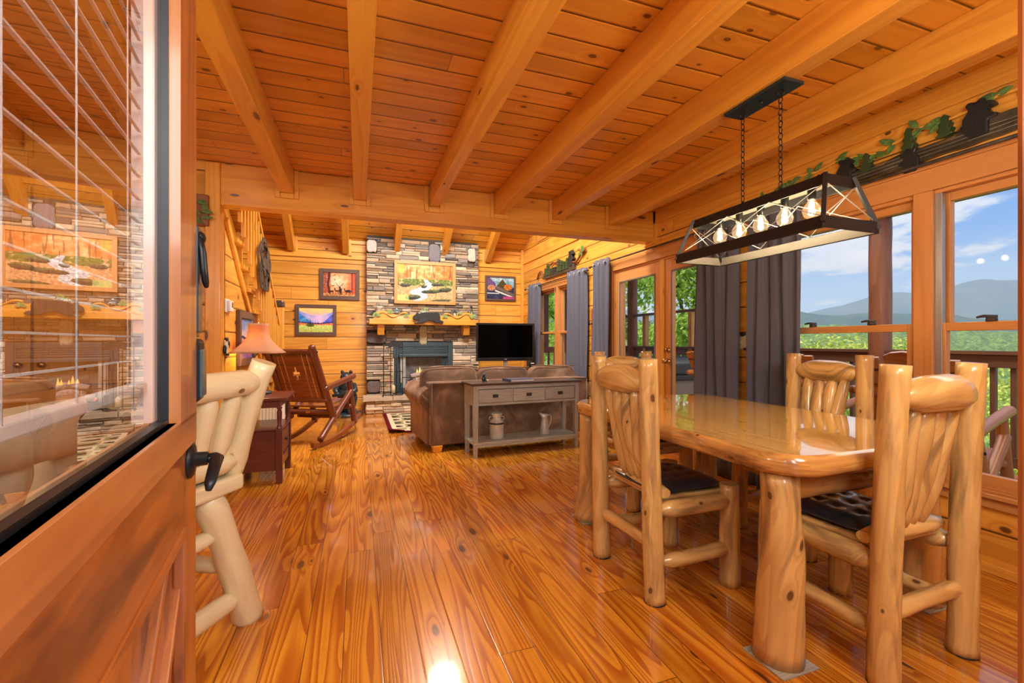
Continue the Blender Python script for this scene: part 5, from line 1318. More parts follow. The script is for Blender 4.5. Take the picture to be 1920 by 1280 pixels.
picture('framed_picture', 'dark-framed picture of deer in an orange forest on the back wall', 'picture', (-.296, YB - .002, 2.111), .625, .51, .062, pic_deer, 'picframe', nx=90, ny=68)
picture('framed_picture', 'dark-framed colourful mountain meadow picture, lower left of the chimney', 'picture', (-.657, YB - .002, 1.511), .622, .508, .055, pic_mountain, 'picframe', nx=90, ny=68)
picture('framed_picture', 'dark-framed village river picture at the right of the chimney above the television', 'picture', (2.522, YB - .002, 2.156), .60, .47, .035, pic_village, 'picframe', nx=80, ny=60)
picture('framed_picture', 'dark-framed sunset picture on the stair wall behind the lamp', 'picture', (-.998, 4.69, 1.185), .60, .49, .065, pic_sea, 'picframe', rotz=pi / 2, nx=60, ny=48)
# ---------------------------------------------------------------- television
t = thing('television', 'black flat television switched off, on a pedestal at the right of the fireplace', 'television', (2.29, 6.90, .72), radians(-2))
m = MB(); w, h = 1.0, .62; z0 = .12
m.cbox(-w / 2, w / 2, 0, .07, z0, z0 + .055).cbox(-w / 2, w / 2, 0, .05, z0 + h - .035, z0 + h).cbox(-w / 2, -w / 2 + .035, 0, .05, z0 + .055, z0 + h - .035).cbox(w / 2 - .035, w / 2, 0, .05, z0 + .055, z0 + h - .035).cbox(-w / 2 + .03, w / 2 - .03, .02, .09, z0 + .05, z0 + h - .03)
m.build('tv_frame', 'tvcase', t, bevel=.006)
MB().cbox(-w / 2 + .035, w / 2 - .035, .008, .02, z0 + .055, z0 + h - .035).build('screen', 'tvblack', t)
MB().cbox(-.03, .03, .02, .06, .03, z0 + .02).build('pedestal_neck', 'steel', t); MB().lathe([(.0, 0), (.20, 0), (.19, .02), (.05, .03), (0, .03)], (0, .05, .0), 28).build('pedestal_base', 'tvcase', t)
m = MB().cbox(-.025, -.019, -.002, .001, z0 + .02, z0 + .034).cbox(-.025, -.012, -.002, .001, z0 + .02, z0 + .024).cbox(-.008, .004, -.002, .001, z0 + .02, z0 + .034).cbox(.008, .012, -.002, .001, z0 + .02, z0 + .034)
m.build('front_badge', 'galv', t)
t = thing('media_cabinet', 'low pine cabinet that carries the television', 'cabinet', (2.29, 6.95, 0))
MB().cbox(-.50, .50, -.22, .25, 0, .69).build('cabinet_body', 'beam', t, bevel=.004); MB().cbox(-.53, .53, -.25, .27, .69, .72).build('cabinet_top', 'cherry', t, bevel=.005)
for s in (-1, 1): d_ = MB().cbox(s * .25 - .23, s * .25 + .23, -.24, -.221, .06, .66).build('cabinet_door', 'trim', t, bevel=.004); MB().ell((s * .06, -.252, .4), (.013, .013, .013), 10, 7).build('knob', 'brass', d_)
t = thing('cable_box', 'small black box with a white label beside the television foot', 'electronics', (2.70, 6.80, .72))
MB().cbox(-.05, .05, -.04, .04, 0, .10).build('box_body', 'blackmetal', t, bevel=.004); MB().cbox(-.03, .03, -.043, -.0405, .075, .088).build('label', 'white', t)
# ---------------------------------------------------------------- bear statue by the hearth
t = thing('bear_statue', 'blue-black standing bear statue on the floor left of the hearth', 'statue', (-.17, 7.42, 0), radians(-15))
m = MB(); m.ell((0, 0, .26), (.15, .14, .24), 22, 14, lump=.12, ph=1).ell((0, -.02, .46), (.11, .10, .13), 18, 12, lump=.1, ph=2).ell((0, -.05, .60), (.088, .092, .085), 16, 12).ell((0, -.135, .58), (.04, .05, .034), 12, 8)
for s in (-1, 1):
    m.ell((s * .065, -.02, .68), (.028, .016, .03), 10, 7).ell((s * .10, -.10, .08), (.062, .12, .075), 14, 9, lump=.1)
    m.tube([(s * .10, -.02, .48), (s * .15, -.09, .40), (s * .10, -.17, .36)], [.05, .045, .035], 12).ell((s * .09, -.18, .355), (.038, .034, .034), 10, 7)
m.build('bear_body', 'bluebear', t)
m = MB().lathe([(0, 0), (.24, 0), (.25, .02), (.22, .05), (0, .055)], (0, -.02, 0), 20); m.build('statue_base', 'bluebear', t)
m = MB().log((-.16, -.19, .33), (.14, -.2, .37), .026, .026, 1, 1); m.build('held_log', 'bluemetal', t)
# ---------------------------------------------------------------- rug
t0 = canvas(1.38, 1.6, 90, 88, lambda x, y: (lambda X, Y: (96, 22, 34) if min(x, 1 - x, y, 1 - y) < .035 else ((214, 204, 176) if min(x, 1 - x, y, 1 - y) < .075 else
    ((38, 36, 38) if ((X - .5) / .38) ** 2 + ((Y - .42) / .2) ** 2 < 1 or ((X - .22) / .12) ** 2 + ((Y - .58) / .14) ** 2 < 1 else ((206, 196, 168) if (int(x * 6) + int(y * 6)) % 2 else (150, 150, 110)))))((x * 6) % 1, (y * 6) % 1))
t0.v = [(p[0], p[2], .012 + (.035 * max(0, 1 - ((p[0] + .69) ** 2 + (p[2] + .8) ** 2) / .05) if p[0] < -.5 and p[2] < -.5 else 0)) for p in t0.v]
t0.f = [tuple(f) for f in t0.f]
rug = t0.build('area_rug', 'rug', None, loc=(1.06, 6.545, 0), solid=.01, col=True)
tag(rug, 'patterned area rug with black bear squares and dark red border before the hearth', 'rug')
# ---------------------------------------------------------------- stairs behind the stair wall
t = thing('staircase', 'pine staircase rising towards the camera with square balusters', 'stairs', (-1.0, 4.0, 0))
def sz(y): return zs0 - ssl * (y - ys0)
MB().bar((.012, 4.06 - 4, sz(4.06) - .02), (.012, 6.45 - 4, sz(6.45) - .02), .024, .06).build('stringer_trim', 'beam', t, bevel=.003)
m = MB().bar((-.05, 4.06 - 4, sz(4.06) - .12), (-.05, 6.45 - 4, sz(6.45) - .12), .04, .26); m.build('stringer', 'trim', t)
k = 0; y = 6.2
while y > 4.0:
    z = sz(y - .26) + .03
    if z > .2 and y > 4.36:
        MB().cbox(-.90, .05, y - .26 - 4, y + .02 - 4, z - .035, z).build('tread', 'beam', t, bevel=.004)
        MB().cbox(-.90, .03, y - .03 - 4, y - 4, z - .2, z - .036).build('riser', 'trim', t)
    y -= .213; k += 1
for i in range(17):
    y = 4.18 + i * .112; z = sz(y) + .1; zt = 2.4 - .85 * (y - 4.76)
    if zt > z + .2: MB().cbox(.063, .093, y - .015 - 4, y + .015 - 4, z, zt).build('baluster', 'trim', t, bevel=.002)
MB().bar((.078, 4.12 - 4, 2.4 + .85 * .64 + .01), (.078, 6.0 - 4, 2.4 - .85 * 1.24 + .01), .05, .035).build('handrail', 'trim', t, bevel=.006)
nw = MB().cbox(.03, .13, 6.02 - 4, 6.12 - 4, 0, 1.60).build('newel_post', 'trim', t, bevel=.006)
MB().cbox(.02, .14, 6.01 - 4, 6.13 - 4, 1.57, 1.66).build('newel_cap', 'darktop', nw, bevel=.02)
t = thing('metal_wall_art', 'grey punched-metal bear medallion hung on the stair balusters', 'wall art', (-.885, 4.97, 1.91))
m = MB(); R5 = random.Random(4); outline = []
for k in range(40):
    a = 2 * pi * k / 40; r = 1 + .07 * sin(5 * a) + .05 * sin(11 * a); outline.append((.30 * cos(a) * r, .26 * sin(a) * r))
n = 40; outer = outline; inner = [(x * .84, z * .84) for x, z in outline]
b = 0
for k in range(n):
    j = (k + 1) % n; m.prism([outer[k], outer[j], inner[j], inner[k]], lambda a, c, d: (.0 + d, a, c), .008)
for k in range(46):
    a = R5.uniform(0, 2 * pi); r = sqrt(R5.random()) * .8; cx, cz_ = .30 * r * cos(a), .26 * r * sin(a); q = R5.uniform(.03, .06)
    pts = [(cx + q * cos(2 * pi * i / 7 + a) * R5.uniform(.7, 1.2), cz_ + q * sin(2 * pi * i / 7 + a) * R5.uniform(.7, 1.1)) for i in range(7)]
    m.prism(pts, lambda p, c, d, k=k: (.001 + d + .0006 * (k % 7), p, c), .007)
bear2d(m, lambda a, c, d: (.009 + d, a * .9, c * .9 - .05), .8, .008); m.build('medallion', 'metalgrey', t)
# ---------------------------------------------------------------- small wall things
t = thing('thermostat', 'white wall thermostat with small screen beside the stair post', 'thermostat', (-1.0, 4.10, 1.44), 0)
MB().cbox(.0, .012, -.065, .065, -.055, .055).build('wall_plate', 'white', t, bevel=.006); MB().cbox(.012, .032, -.02, .085, -.045, .045).build('thermostat_body', 'white', t, bevel=.006); MB().cbox(.0325, .034, .03, .065, -.01, .032).build('screen', 'tvcase', t)
def bear_plate(name, label, loc, rotz):
    t = thing(name, label, 'switch plate', loc, rotz)
    MB().cbox(-.042, .042, -.012, 0, -.055, .055).build('plate', 'cream', t, bevel=.006)
    m = MB()
    for s in (-1, 1): m.cbox(s * .02 - .006, s * .02 + .006, -.02, -.011, -.014, .014)
    m.build('toggles', 'cream', t)
    for (x, z, a, b) in ((0, .062, .028, .016), (-.048, -.02, .016, .036), (.048, .02, .012, .03), (.03, -.058, .024, .012)):
        MB().ell((x, -.012, z), (a, .012, b), 12, 8, lump=.3, ph=x * 20).build('bear_cub', 'bear', t)
    return t
bear_plate('switch_plate', 'cream switch plate with black bear cubs between the two grey curtains', (WX - .001, 2.80, 1.15), -pi / 2)
bear_plate('switch_plate', 'pale switch plate with dark bears on the stair wall under the thermostat', (-.999, 4.06, 1.11), pi / 2)
t = thing('leaf_plaque', 'dark wooden plaque with carved green leaves high beside the stair post', 'plaque', (-1.27, 3.93, 2.14), 0)
MB().cbox(-.22, .20, -.03, .0, -.115, .12).build('plaque_board', 'redpost', t, bevel=.005)
m = MB()
for k in range(13): leaf_mesh(m, (.13 + .03 * sin(k * 2.1), -.032, .10 - .016 * k), .085, .016, radians(-25 - 30 * sin(k * 1.7)) + (pi if k % 3 == 0 else 0))
m.build('carved_leaves', 'leaf', t, solid=.002)
m = MB(); m.tube([(-.18, -.034, .03), (-.05, -.036, -.0), (.12, -.034, .05)], .006, 6); m.tube([(-.18, -.034, .09), (.0, -.036, .06), (.1, -.034, -.04)], .006, 6); m.build('vine', 'trim', t)
# ---------------------------------------------------------------- curtains and rods
def curtain(y0, y1, label, zt=2.165, x=2.905, folds=4, z0=.03, flare=.02, xr=None):
    t = thing('curtain', label, 'curtain', (x, (y0 + y1) / 2, 0), 0, 'slate grey grommet curtains'); w = (y1 - y0)
    rows = []; uvs = []; n = folds * 14; R6 = random.Random(int(y0 * 1000)); ph = R6.uniform(0, 6)
    for i in range(25):
        q = i / 24; z = zt + (z0 - zt) * q; row = []
        for j in range(n + 1):
            u = j / n; a = u * folds * 2 * pi + ph; amp = .034 * (1 - .25 * q)
            sh = sin(a + .5 * sin(a)) + .25 * sin(2.3 * a + q * 2 + ph)
            row.append((amp * sh + .012 * sin(q * 5 + a * .3), -w / 2 + w * u * 1.0 + (u - .5) * 2 * flare * q + .008 * cos(a) , z))
        rows.append(row); uvs.append([(j / n, q) for j in range(n + 1)])
    m = MB(); m.quadgrid(rows, uvs, True); m.build('curtain_panel', 'curtain', t, solid=.003)
    for k in range(folds * 2):
        u = (k + .5) / (folds * 2); yy = -w / 2 + w * u
        m = MB(); m.tube([(.022 * cos(b) , yy + .003, zt - .05 + .022 * sin(b)) for b in [2 * pi * i / 16 for i in range(16)]], .0045, 6, closed=True, up=(0, 1, 0)); m.build('grommet', 'galv', t)
    return t
curtain(2.24, 2.66, 'slate grey curtain at the left side of the big dining window', folds=4)
curtain(2.81, 3.28, 'slate grey curtain at the right side of the patio door, beside the bear switch plate', folds=4)
curtain(4.73, 5.13, 'slate grey curtain at the left side of the patio door', zt=2.19, folds=3)
curtain(5.34, 5.87, 'slate grey curtain at the near side of the living room window', zt=2.165, folds=4)
curtain(6.97, 7.52, 'slate grey curtain at the far side of the living room window behind the television', zt=2.16, folds=4)
def rod(y0, y1, z, label):
    t = thing('curtain_rod', label, 'curtain rod', (2.905, (y0 + y1) / 2, z)); L = (y1 - y0) / 2
    MB().tube([(0, -L, 0), (0, L, 0)], .0095, 12).build('pole', 'metalgrey', t)
    for s in (-1, 1):
        MB().ell((0, s * (L + .018), 0), (.018, .022, .018), 12, 8).build('end_cap', 'metalgrey', t)
        MB().tube([(0, s * (L - .06), -.012), (.03, s * (L - .06), -.018), (WX - 2.905 - .023, s * (L - .06), -.018)], .006, 8).build('bracket', 'metalgrey', t)
rod(.60, 2.70, 2.115, 'dark curtain rod over the big dining window'); rod(2.78, 5.20, 2.14, 'dark curtain rod over the patio door'); rod(5.30, 7.60, 2.115, 'dark curtain rod over the living room window')
# ---------------------------------------------------------------- carved window plaques
def wallmap(x): return lambda a, b, d: (x - d, a, b)
t = thing('carved_wall_plaque', 'long carved plaque of bears, logs, pines and vine above the big dining window', 'carving', (2.98, 1.7, 2.2)); py = -1.7; pz = -2.2
m = MB(); top = []; bot = []
for i in range(41):
    y = .80 + 1.42 * i / 40; f = noise.noise(Vector((y * 7, 0, 0))); 
    z1 = 2.205 + .02 * f + (.055 if 1.0 < y < 1.42 else 0) + (.02 if 1.55 < y < 1.75 else 0); z0 = 2.135 + .035 * (2.2 - y) * .8 + .012 * noise.noise(Vector((y * 9, 5, 0)))
    if y > 2.05: z1 = 2.205 - (y - 2.05) * .2
    top.append((y + py, z1 + pz)); bot.append((y + py, z0 + pz))
m.prism(bot + top[::-1], wallmap(0), .035); m.build('carved_log', 'barkgrey', t, bevel=.006)
def bear_climb(mb, y, z, s, x=0., flip=1):
    P = [(-.05, -.09), (.03, -.09), (.06, -.04), (.055, .02), (.03, .06), (.045, .085), (.035, .10), (.02, .10), (.0, .09), (-.02, .105), (-.035, .10), (-.035, .085), (-.065, .07), (-.075, .05), (-.04, .045), (-.06, .01), (-.085, .0), (-.08, -.02), (-.05, -.02)]
    mb.prism([(y + flip * a * s, z + b * s) for a, b in P], wallmap(x), .05)
for k in range(7):
    m = MB(); pts = []
    for i in range(12):
        y = .84 + R5.random() * .02 + (1.05 + .03 * k) * i / 11; pts.append((-.036, y + py, 2.15 + pz + .03 * (2.1 - y) * .8 + .010 * k + .006 * noise.noise(Vector((y * 8, k, 2)))))
    m.tube(pts, [.0035 + .0025 * noise.noise(Vector((i * .9, k, 0))) for i in range(12)], 6).build('bark_ridge', 'barklight' if k % 2 else 'barkgrey', t)
for (y, z, s, f) in ((1.98, 2.235, .85, 1), (1.62, 2.17, .7, -1), (1.34, 2.27, .95, 1), (2.13, 2.22, .6, 1), (.98, 2.33, 1.1, 1)):
    m = MB(); bear_climb(m, y + py, z + pz, s, 0, f); m.build('carved_bear', 'bear', t, bevel=.008)
for (y, z, h) in ((1.855, 2.19, .12), (1.635, 2.215, .15), (1.47, 2.24, .12), (2.08, 2.18, .07)):
    P = []; lv_ = 4
    for k in range(lv_): P += [(.042 * (1 - k * .2), h * k / lv_ + .01), (.024 * (1 - k * .2), h * (k + .72) / lv_)]
    P = [(.01, 0)] + P + [(0, h)]; P = P + [(-a, b) for a, b in reversed(P[:-1])]
    m = MB(); m.prism([(y + py + a, z + pz + b) for a, b in P], wallmap(0), .045); m.build('carved_pine', 'pinegreen', t, bevel=.004)
vp = [(2.62, 2.23), (2.52, 2.27), (2.42, 2.32), (2.30, 2.33), (2.18, 2.31), (2.05, 2.33), (1.93, 2.32), (1.80, 2.29), (1.70, 2.31), (1.58, 2.345), (1.48, 2.33), (1.36, 2.335), (1.26, 2.355), (1.12, 2.35), (.95, 2.37), (.80, 2.36)]
m = MB(); m.tube([(-.022, y + py, z + pz) for y, z in vp], .0095, 8).build('vine_branch', 'trim', t)
m = MB(); R7 = random.Random(3)
for i, (y, z) in enumerate(vp):
    for k in range(2 if i % 2 else 3): leaf_mesh(m, (-.02, y + py + R7.uniform(-.02, .02), z + pz), R7.uniform(.06, .085), .02, R7.uniform(0, 2 * pi), axis='x', sgn=-1)
m.build('carved_leaves', 'leaf', t, solid=.003)
t = thing('carved_wall_plaque', 'small carved plaque of pines and bears above the living room window', 'carving', (2.98, 6.4, 2.3)); py = -6.4; pz = -2.3
m = MB(); top = []; bot = []
for i in range(31):
    y = 5.75 + 1.1 * i / 30; top.append((y + py, -.0 + .03 * noise.noise(Vector((y * 6, 1, 0))))); bot.append((y + py, -.10))
m.prism(bot + top[::-1], wallmap(0), .04); m.build('carved_base', 'barkgrey', t, bevel=.005)
for (y, h) in ((6.78, .14), (6.70, .2), (6.60, .11), (6.28, .20), (6.20, .17), (6.08, .14), (5.98, .17)):
    P = []
    for k in range(4): P += [(.055 * (1 - k * .2), h * k / 4 + .01), (.03 * (1 - k * .2), h * (k + .72) / 4)]
    P = [(.012, 0)] + P + [(0, h)]; P = P + [(-a, b) for a, b in reversed(P[:-1])]
    m = MB(); m.prism([(y + py + a, b - .06) for a, b in P], wallmap(0), .05); m.build('carved_pine', 'pinegreen', t, bevel=.004)
for (y, z, s) in ((5.86, .07, 1.2), (6.48, -.02, .6), (6.40, -.02, .6)):
    m = MB(); bear_climb(m, y + py, z, s); m.build('carved_bear', 'bear', t, bevel=.006)
MB().tube([(-.03, y + py, z) for y, z in ((7.15, -.06), (7.1, .03), (7.0, .06), (6.93, .0), (6.9, -.08))], .016, 8).build('twisted_branch', 'redpost', t); MB().tube([(-.03, y + py, z) for y, z in ((6.6, .10), (6.5, .13), (6.4, .10), (6.3, .12))], .014, 8).build('twisted_branch', 'redpost', t)
MB().tube([(-.03, y + py, z) for y, z in ((5.85, .02), (5.7, .0), (5.6, .05), (5.55, .12), (5.62, .16), (5.5, .10), (5.42, .13))], .016, 8).build('twisted_branch', 'redpost', t)
m = MB()
for k in range(6): leaf_mesh(m, (-.03, 5.45 + py + .02 * k, .12), .08, .028, k * 1.05, axis='x')
m.build('carved_leaves', 'leaf', t, solid=.003)
t = thing('wall_hook', 'small carved wooden hook board between the grey curtains', 'hook', (2.98, 5.24, 1.3))
MB().cbox(-.03, 0, -.03, .03, -.35, .30).build('hook_board', 'redpost', t, bevel=.01); MB().tube([(-.03, 0, .1), (-.07, 0, .08), (-.07, 0, .13)], .008, 8).build('hook', 'blackmetal', t)
# ---------------------------------------------------------------- linear chandelier
t = thing('pendant_light', 'black linear cage pendant with five lit bulbs hanging over the dining table', 'lamp', (1.86, 1.645, 2.34))
MB().cbox(-.06, .06, -.175, .175, -.016, 0).build('ceiling_plate', 'bluemetal', t, bevel=.002)
MB().ell((0, 0, -.022), (.011, .011, .010), 12, 8).build('plate_screw', 'blackmetal', t)
zt, zb = 1.832 - 2.34, 1.595 - 2.34; YT, YBm = .372, .42; XT, XB = .08, .16
for s in (-1, 1):
    yk = s * .105 if s < 0 else .11
    m = MB(); m.tube([(0, yk + .017 * sin(a), -.033 + .017 * cos(a)) for a in [2 * pi * k / 16 for k in range(16)]], .0035, 8, closed=True, up=(1, 0, 0)); m.build('loop', 'blackmetal', t)
    z = -.048; k = 0; m = MB(); yl = yk
    while z > zt + .02:
        h = .024; pts = []
        for i in range(16):
            a = 2 * pi * i / 16; u = .0095 * cos(a); v = (h - .008) * sin(a)
            pts.append((u if k % 2 else 0, yl + (0 if k % 2 else u), z - h * .55 + v))
        m.tube(pts, .0022, 6, closed=True, up=((0, 1, 0) if k % 2 else (1, 0, 0))); z -= h * 1.18; k += 1
    m.build('chain', 'blackmetal', t)
    MB().lathe([(.008, 0), (.008, .03), (.004, .035)], (0, yl, zt + .002), 10).build('chain_mount', 'blackmetal', t)
m = MB()
# top and bottom bands
for s in (-1, 1):
    m.cbox(s * XT - .002 * s, s * XT + .002 * s, -YT, YT, zt - .045, zt); m.cbox(-XT, XT, s * YT - .002, s * YT + .002, zt - .045, zt)
    m.cbox(s * XB - .002, s * XB + .002, -YBm, YBm, zb, zb + .048); m.cbox(-XB, XB, s * YBm - .002, s * YBm + .002, zb, zb + .048)
m.cbox(-XT, XT, -YT, YT, zt - .003, zt)
for sx in (-1, 1):
    for sy in (-1, 1): m.bar((sx * XT, sy * YT, zt), (sx * XB, sy * YBm, zb + .02), .016, .016)
    m.cbox(sx * XB - .012 * (sx > 0) , sx * XB + .012 * (sx < 0), -YBm, YBm, zb, zb + .003)
m.build('cage_frame', 'blackmetal', t, bevel=.001)
m = MB()
for s in (-1, 1): # white inside faces of the bands
    m.cbox(s * (XB - .004) - .001, s * (XB - .004) + .001, -YBm + .006, YBm - .006, zb + .004, zb + .046); m.cbox(-XB + .006, XB - .006, s * (YBm - .004) - .001, s * (YBm - .004) + .001, zb + .004, zb + .046)
m.cbox(-XT + .004, XT - .004, -YT + .004, YT - .004, zt - .007, zt - .004); m.build('white_lining', 'whitepaint', t)
m = MB(); a0 = zt - .045; b0_ = zb + .048
for s in (-1, 1):
    for k in range(3):
        u0, u1 = -1 + 2 * k / 3, -1 + 2 * (k + 1) / 3
        m.tube([(s * (XT + .01), u0 * YT * .98, a0), (s * (XB - .012), u1 * YBm * .97, b0_)], .0022, 6); m.tube([(s * (XT + .01), u1 * YT * .98, a0), (s * (XB - .012), u0 * YBm * .97, b0_)], .0022, 6)
    m.tube([(-XT, s * (YT + .01), a0), (XB - .01, s * (YBm - .006), b0_)], .0022, 6); m.tube([(XT, s * (YT + .01), a0), (-XB + .01, s * (YBm - .006), b0_)], .0022, 6)
m.build('cross_wires', 'galv', t)
for k in range(5):
    y = -.258 + .129 * k + .003
    so = MB().lathe([(.017, 0), (.017, -.055), (.012, -.06)], (0, y, zt - .007), 16).build('socket', 'blackmetal', t)
    b_ = MB().lathe([(.013, .0), (.015, -.01), (.032, -.035), (.036, -.052), (.029, -.073), (.012, -.086), (0, -.087)], (0, y, zt - .062), 20).build('bulb', 'bulbglass', t)
    m = MB()
    for q in range(6): m.tube([(.008 * cos(q), y + .008 * sin(q), zt - .078), (.010 * cos(q + .5), y + .010 * sin(q + .5), zt - .118)], .0018, 5)
    m.build('filament', 'filament', b_)
    lamp('pendant_bulb_light', 'POINT', (1.86, 1.645 + y, 2.34 + zt - .10), 3.6, (1, .78, .48), size=.016)
# ---------------------------------------------------------------- porch outside
m = MB(); m.cbox(3.14, 5.55, -1.2, 8.6, -.12, -.05, grain=1); struct(m, 'deck_floor', 'deck')
m = MB(); b = len(m.v); m.v += [(3.0, -1.5, 2.92), (5.7, -1.5, 2.66), (5.7, 9, 2.66), (3.0, 9, 2.92)]; m.face([0, 3, 2, 1], [(0, 0), (9, 0), (9, 2.7), (0, 2.7)])
m.v += [(3.0, -1.5, 3.0), (5.7, -1.5, 2.74), (5.7, 9, 2.74), (3.0, 9, 3.0)]; m.face([4, 5, 6, 7], [(0, 0), (0, 2.7), (9, 2.7), (9, 0)]); struct(m, 'porch_roof', 'railwood')
t = thing('porch_beam', 'dark stained beam under the porch roof edge', 'beam', (5.4, 3.5, 2.5)); MB().cbox(-.08, .08, -5, 5.3, .0, .20).build('beam_log', 'redpost', t, bevel=.02)
post = thing('porch_post', 'round stained log post of the porch seen through the big window', 'post', (5.4, 3.26, -.05)); MB().log((0, 0, 0), (0, 0, 2.55), .105, .10, 1, 1, wob=.05, lump=.02, seg=24).build('log_shaft', 'redpost', post)
dup(post, (5.4, -.6, -.05), 0, 'round porch post beyond the right edge of the big window', 'round porch posts'); dup(post, (5.4, 7.9, -.05), 0, 'round porch post at the far porch corner', 'round porch posts'); post['group'] = 'round porch posts'
t = thing('deck_railing', 'dark stained deck railing with square balusters along the porch edge', 'railing', (5.4, 3.5, -.05))
MB().cbox(-.07, .07, -4.7, 4.9, 1.085, 1.12).build('cap_rail', 'railwood', t, bevel=.004); MB().cbox(-.02, .02, -4.7, 4.9, .97, 1.084).build('top_rail', 'railwood', t, bevel=.004); MB().cbox(-.02, .02, -4.7, 4.9, .10, .19).build('bottom_rail', 'railwood', t, bevel=.004)
y = -3.3; bal = MB().cbox(-.019, .019, -.019, .019, .12, 1.085).build('baluster', 'railwood', t, loc=(.04, y, 0))
while y < 4.7:
    y += .135
    c = bal.copy(); COL.objects.link(c); c.location = (.04, y, 0)
for y in (2.66, 3.95):
    MB().cbox(-.045, .045, y - .045, y + .045, 0, 1.74).build('rail_post', 'orangepost', t, bevel=.004)
MB().cbox(-.05, .05, 1.8, 4.9, 1.72, 1.765).build('upper_rail', 'railwood', t, bevel=.004)
t = thing('deck_end_wall', 'red-brown board wall closing the far end of the porch', 'wall', (4.3, 8.4, -.05))
for x in (-1.1, -.72, -.12, .28, .68, 1.0):
    MB().cbox(x - .13, x + .13, -.02, .02, 1.0, 2.75).build('wall_board', 'redpost', t, bevel=.004)
m = MB().cbox(-1.2, 1.2, -.05, .0, .98, 1.10).cbox(-1.2, 1.2, -.05, .0, .15, .22); m.build('cross_rail', 'redpost', t)
m = MB()
for k in range(18): m.cbox(-1.15 + k * .135, -1.11 + k * .135, -.02, .02, .2, 1.0)
m.build('slats', 'redpost', t)
t = thing('hot_tub', 'covered hot tub with grey lid and tan sides on the deck', 'hot tub', (4.35, 5.35, -.05))
MB().cbox(-.85, .85, -.95, .95, 0, .80).build('tub_side', 'tubside', t, bevel=.04, bseg=3)
for s in (-1, 1): MB().cbox(-.9, .9, s * .5 - .495, s * .5 + .495, .80, .96).build('lid_half', 'tub', t, bevel=.03, bseg=3)
MB().cbox(-.88, .88, -.985, .985, .74, .80).build('lid_skirt', 'tub', t, bevel=.01)
# ---------------------------------------------------------------- hills and trees
def terr(x, y):
    d = sqrt(x * x + y * y)
    z = -1.6 - 7.5 * min(1, max(0, d - 6) / 30) - 42 * min(1, max(0, d - 30) / 170) ** .8
    if d > 200: z = -50.6 + 66 * min(1, (d - 200) / 480) ** 1.15
    return z
m = MB(); NA, NR = 300, 150; rows = []
for i in range(NR + 1):
    q = i / NR; d = 7 * (720 / 7) ** q; row = []
    for j in range(NA + 1):
        a = radians(-38 + 112 * j / NA); x, y = d * cos(a), d * sin(a)
        h = terr(x, y); am = min(1, max(0, (d - 20) / 40)); s = max(.02, 1 / (1.6 + d * .012))
        h += am * (1.6 + d * .004) * (abs(noise.noise(Vector((x * s * .9, y * s * .9, 1)))) * 2.2 + .8 * noise.noise(Vector((x * s * 2.3, y * s * 2.3, 5)))) + am * d * .022 * noise.noise(Vector((x * .006, y * .006, 2)))
        if d < 8: h -= 1
        row.append((x, y, h))
    rows.append(row)
m.quadgrid(rows, [[(0, 0)] * (NA + 1)] * (NR + 1), True, flip=True); struct(m, 'forest_hills', 'forest')
def ridge(name, dist, top, seed, amp, base=-60):
    m = MB(); rows = []
    for k in range(6):
        row = []
        for j in range(241):
            a = radians(-40 + 115 * j / 240); n_ = fbm(a * 3.1 + seed, seed, 1) * amp + fbm(a * 22, seed, 4) * amp * .08
            q = k / 5; d = dist * (1 - .25 * (1 - q)); h = base + (top + n_ - base) * q ** .8 + (fbm(a * 30, q * 6, seed) * amp * .10 if 0 < k < 5 else 0)
            row.append((d * cos(a), d * sin(a), h))
        rows.append(row)
    m.quadgrid(rows, [[(0, 0)] * 241] * 6, True, flip=True); struct(m, name, 'ridge')
ridge('near_ridge', 1500, 62, 3.3, 60); ridge('far_ridge', 2900, 205, 9.1, 170)
def tree(label, x, y, zb, ztop, r, mat, seed, nl=2600, ls=.14, group=None, trunk=True, zc=None):
    t = thing('tree', label, 'tree', (x, y, zb), 0, group); R_ = random.Random(seed); H = ztop - zb
    m = MB(); blobs = []
    for k in range(16):
        a = R_.uniform(0, 2 * pi); q = R_.random(); rr = r * .62 * sqrt(R_.random())
        blobs.append((rr * cos(a), rr * sin(a), H * (.38 + .52 * q), r * R_.uniform(.3, .5)))
    for k in range(nl):
        bx, by, bz, br = blobs[R_.randrange(16)]
        v = Vector((R_.gauss(0, 1), R_.gauss(0, 1), R_.gauss(0, 1))).normalized() * br * R_.uniform(.55, 1.05)
        c = Vector((bx + v.x, by + v.y, min(H, bz + v.z * .8))); s = ls * R_.uniform(.6, 1.3)
        n_ = (v.normalized() + Vector((R_.gauss(0, .5), R_.gauss(0, .5), R_.gauss(0, .5) + .3))).normalized(); u = n_.orthogonal().normalized(); u.rotate(Matrix.Rotation(R_.uniform(0, 6.28), 3, n_)); w = n_.cross(u)
        b = len(m.v); m.v += [tuple(c - u * s), tuple(c + w * s * .42), tuple(c + u * s), tuple(c - w * s * .42)]; m.face([b, b + 1, b + 2, b + 3])
    m.build('foliage', mat, t)
    m = MB(); m.tube([(0, 0, 0), (.1, .05, H * .4), (0, 0, H * .8)], [r * .07 + .05, r * .05 + .04, .04], 10)
    for k in range(7):
        bx, by, bz, br = blobs[k]; m.tube([(.05, .02, H * (.25 + .05 * k)), (bx * .6, by * .6, bz - .2), (bx, by, bz)], [.07, .05, .02], 6)
    m.build('trunk', 'bark', t); return t
T1 = 'leafy green trees beyond the far porch end'
tree('leafy green tree seen through the left pane of the patio door', 7.4, 13.8, -6, 5.6, 2.0, 'foliage', 1, 11000, .095, T1)
tree('leafy green tree seen through the right pane of the patio door', 9.9, 11.2, -6, 5.0, 1.9, 'foliage', 2, 11000, .095, T1)
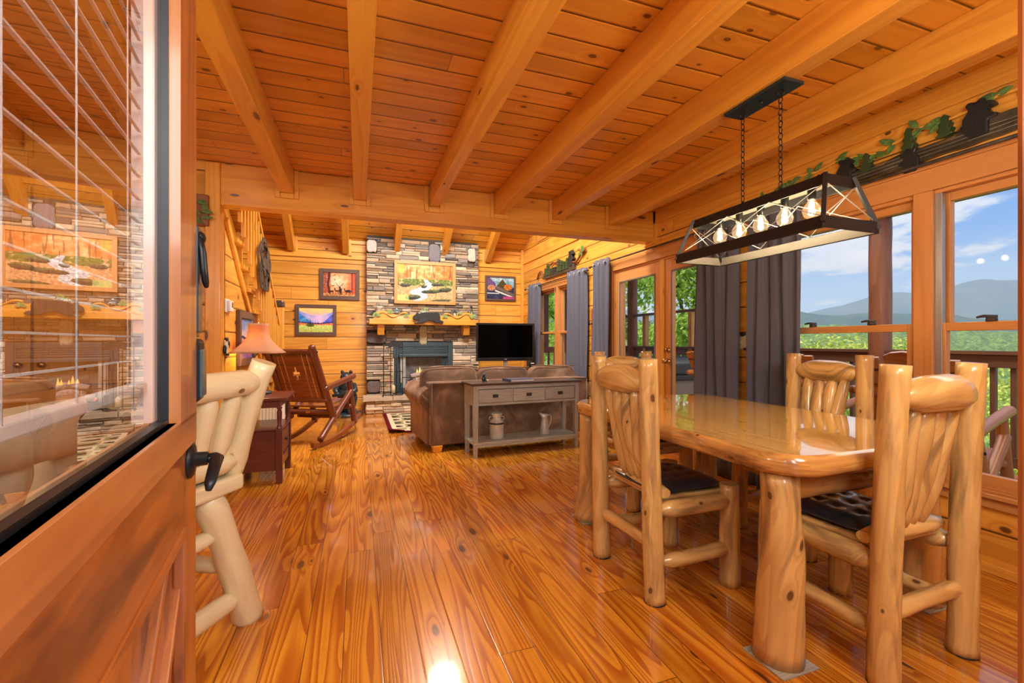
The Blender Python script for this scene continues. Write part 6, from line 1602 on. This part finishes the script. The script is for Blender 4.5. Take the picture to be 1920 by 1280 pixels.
tree('tall green tree behind the patio door trees', 13.5, 17.5, -8, 6.4, 2.6, 'foliage', 3, 7000, .14, T1)
tree('green tree behind the far porch corner', 2.6, 16.2, -6, 6.0, 1.9, 'foliage', 4, 7000, .12, T1)
tree('green tree beside the living room window outside', 8.3, 17.0, -7, 5, 3.0, 'foliage', 5, 6000, .2, T1)
T2 = 'sunny yellow-green treetops below the porch'
spots = [(15.5, 12.2, 1.55, 1.9, 'sunny treetop over the railing, just left of the log post, left part'), (17.8, 10.6, 1.85, 2.3, 'round yellow-green treetop over the railing, just left of the log post'),
  (20.5, 8.2, .4, 2.4, 'sunny treetop seen low to the right of the log post'), (12.6, 8.0, -.9, 1.9, 'yellow-green tree behind the middle deck rocking chair'), (10.4, 5.4, -1.6, 1.7, 'yellow-green tree behind the back of the near deck rocking chair'),
  (14.2, 4.6, -1.2, 2.1, 'sunny tree below the hills behind the railing, left balusters of the right pane'), (10.8, 2.4, -1.7, 1.9, 'bright yellow-green tree seen between the balusters in the right pane'), (15.5, .8, -1.3, 2.4, 'sunny tree at the far right behind the railing'),
  (18.8, 4.0, -.9, 2.2, 'smaller-looking yellow-green tree farther down behind the right balusters'), (16.5, 15.6, 1.4, 1.9, 'sunny treetop beside the left grey curtain edge of the big window'), (9.5, -.3, -2.3, 1.7, 'yellow-green tree beyond the right picture edge')]
for i, (x, y, zt_, r, lb) in enumerate(spots):
    tree(lb, x, y, zt_ - 6.5, zt_, r, 'foliage_y', 50 + i, 4200, .085 + .005 * i, T2)
# thin summer haze over the valley
hz = MB().cbox(60, 3400, -2300, 3400, -120, 420).build('valley_haze', 'white', None, kind='stuff'); tag(hz, 'thin bluish haze over the distant valley', 'haze', kind='stuff')
hm = bpy.data.materials.new('haze'); hm.use_nodes = True; nt = hm.node_tree; nt.nodes.remove(nt.nodes['Principled BSDF'])
vs = nt.nodes.new('ShaderNodeVolumeScatter'); vs.inputs['Color'].default_value = (.62, .78, 1, 1); vs.inputs['Density'].default_value = .00042; vs.inputs['Anisotropy'].default_value = 0
nt.links.new(vs.outputs[0], nt.nodes['Material Output'].inputs['Volume']); hz.data.materials.clear(); hz.data.materials.append(hm)
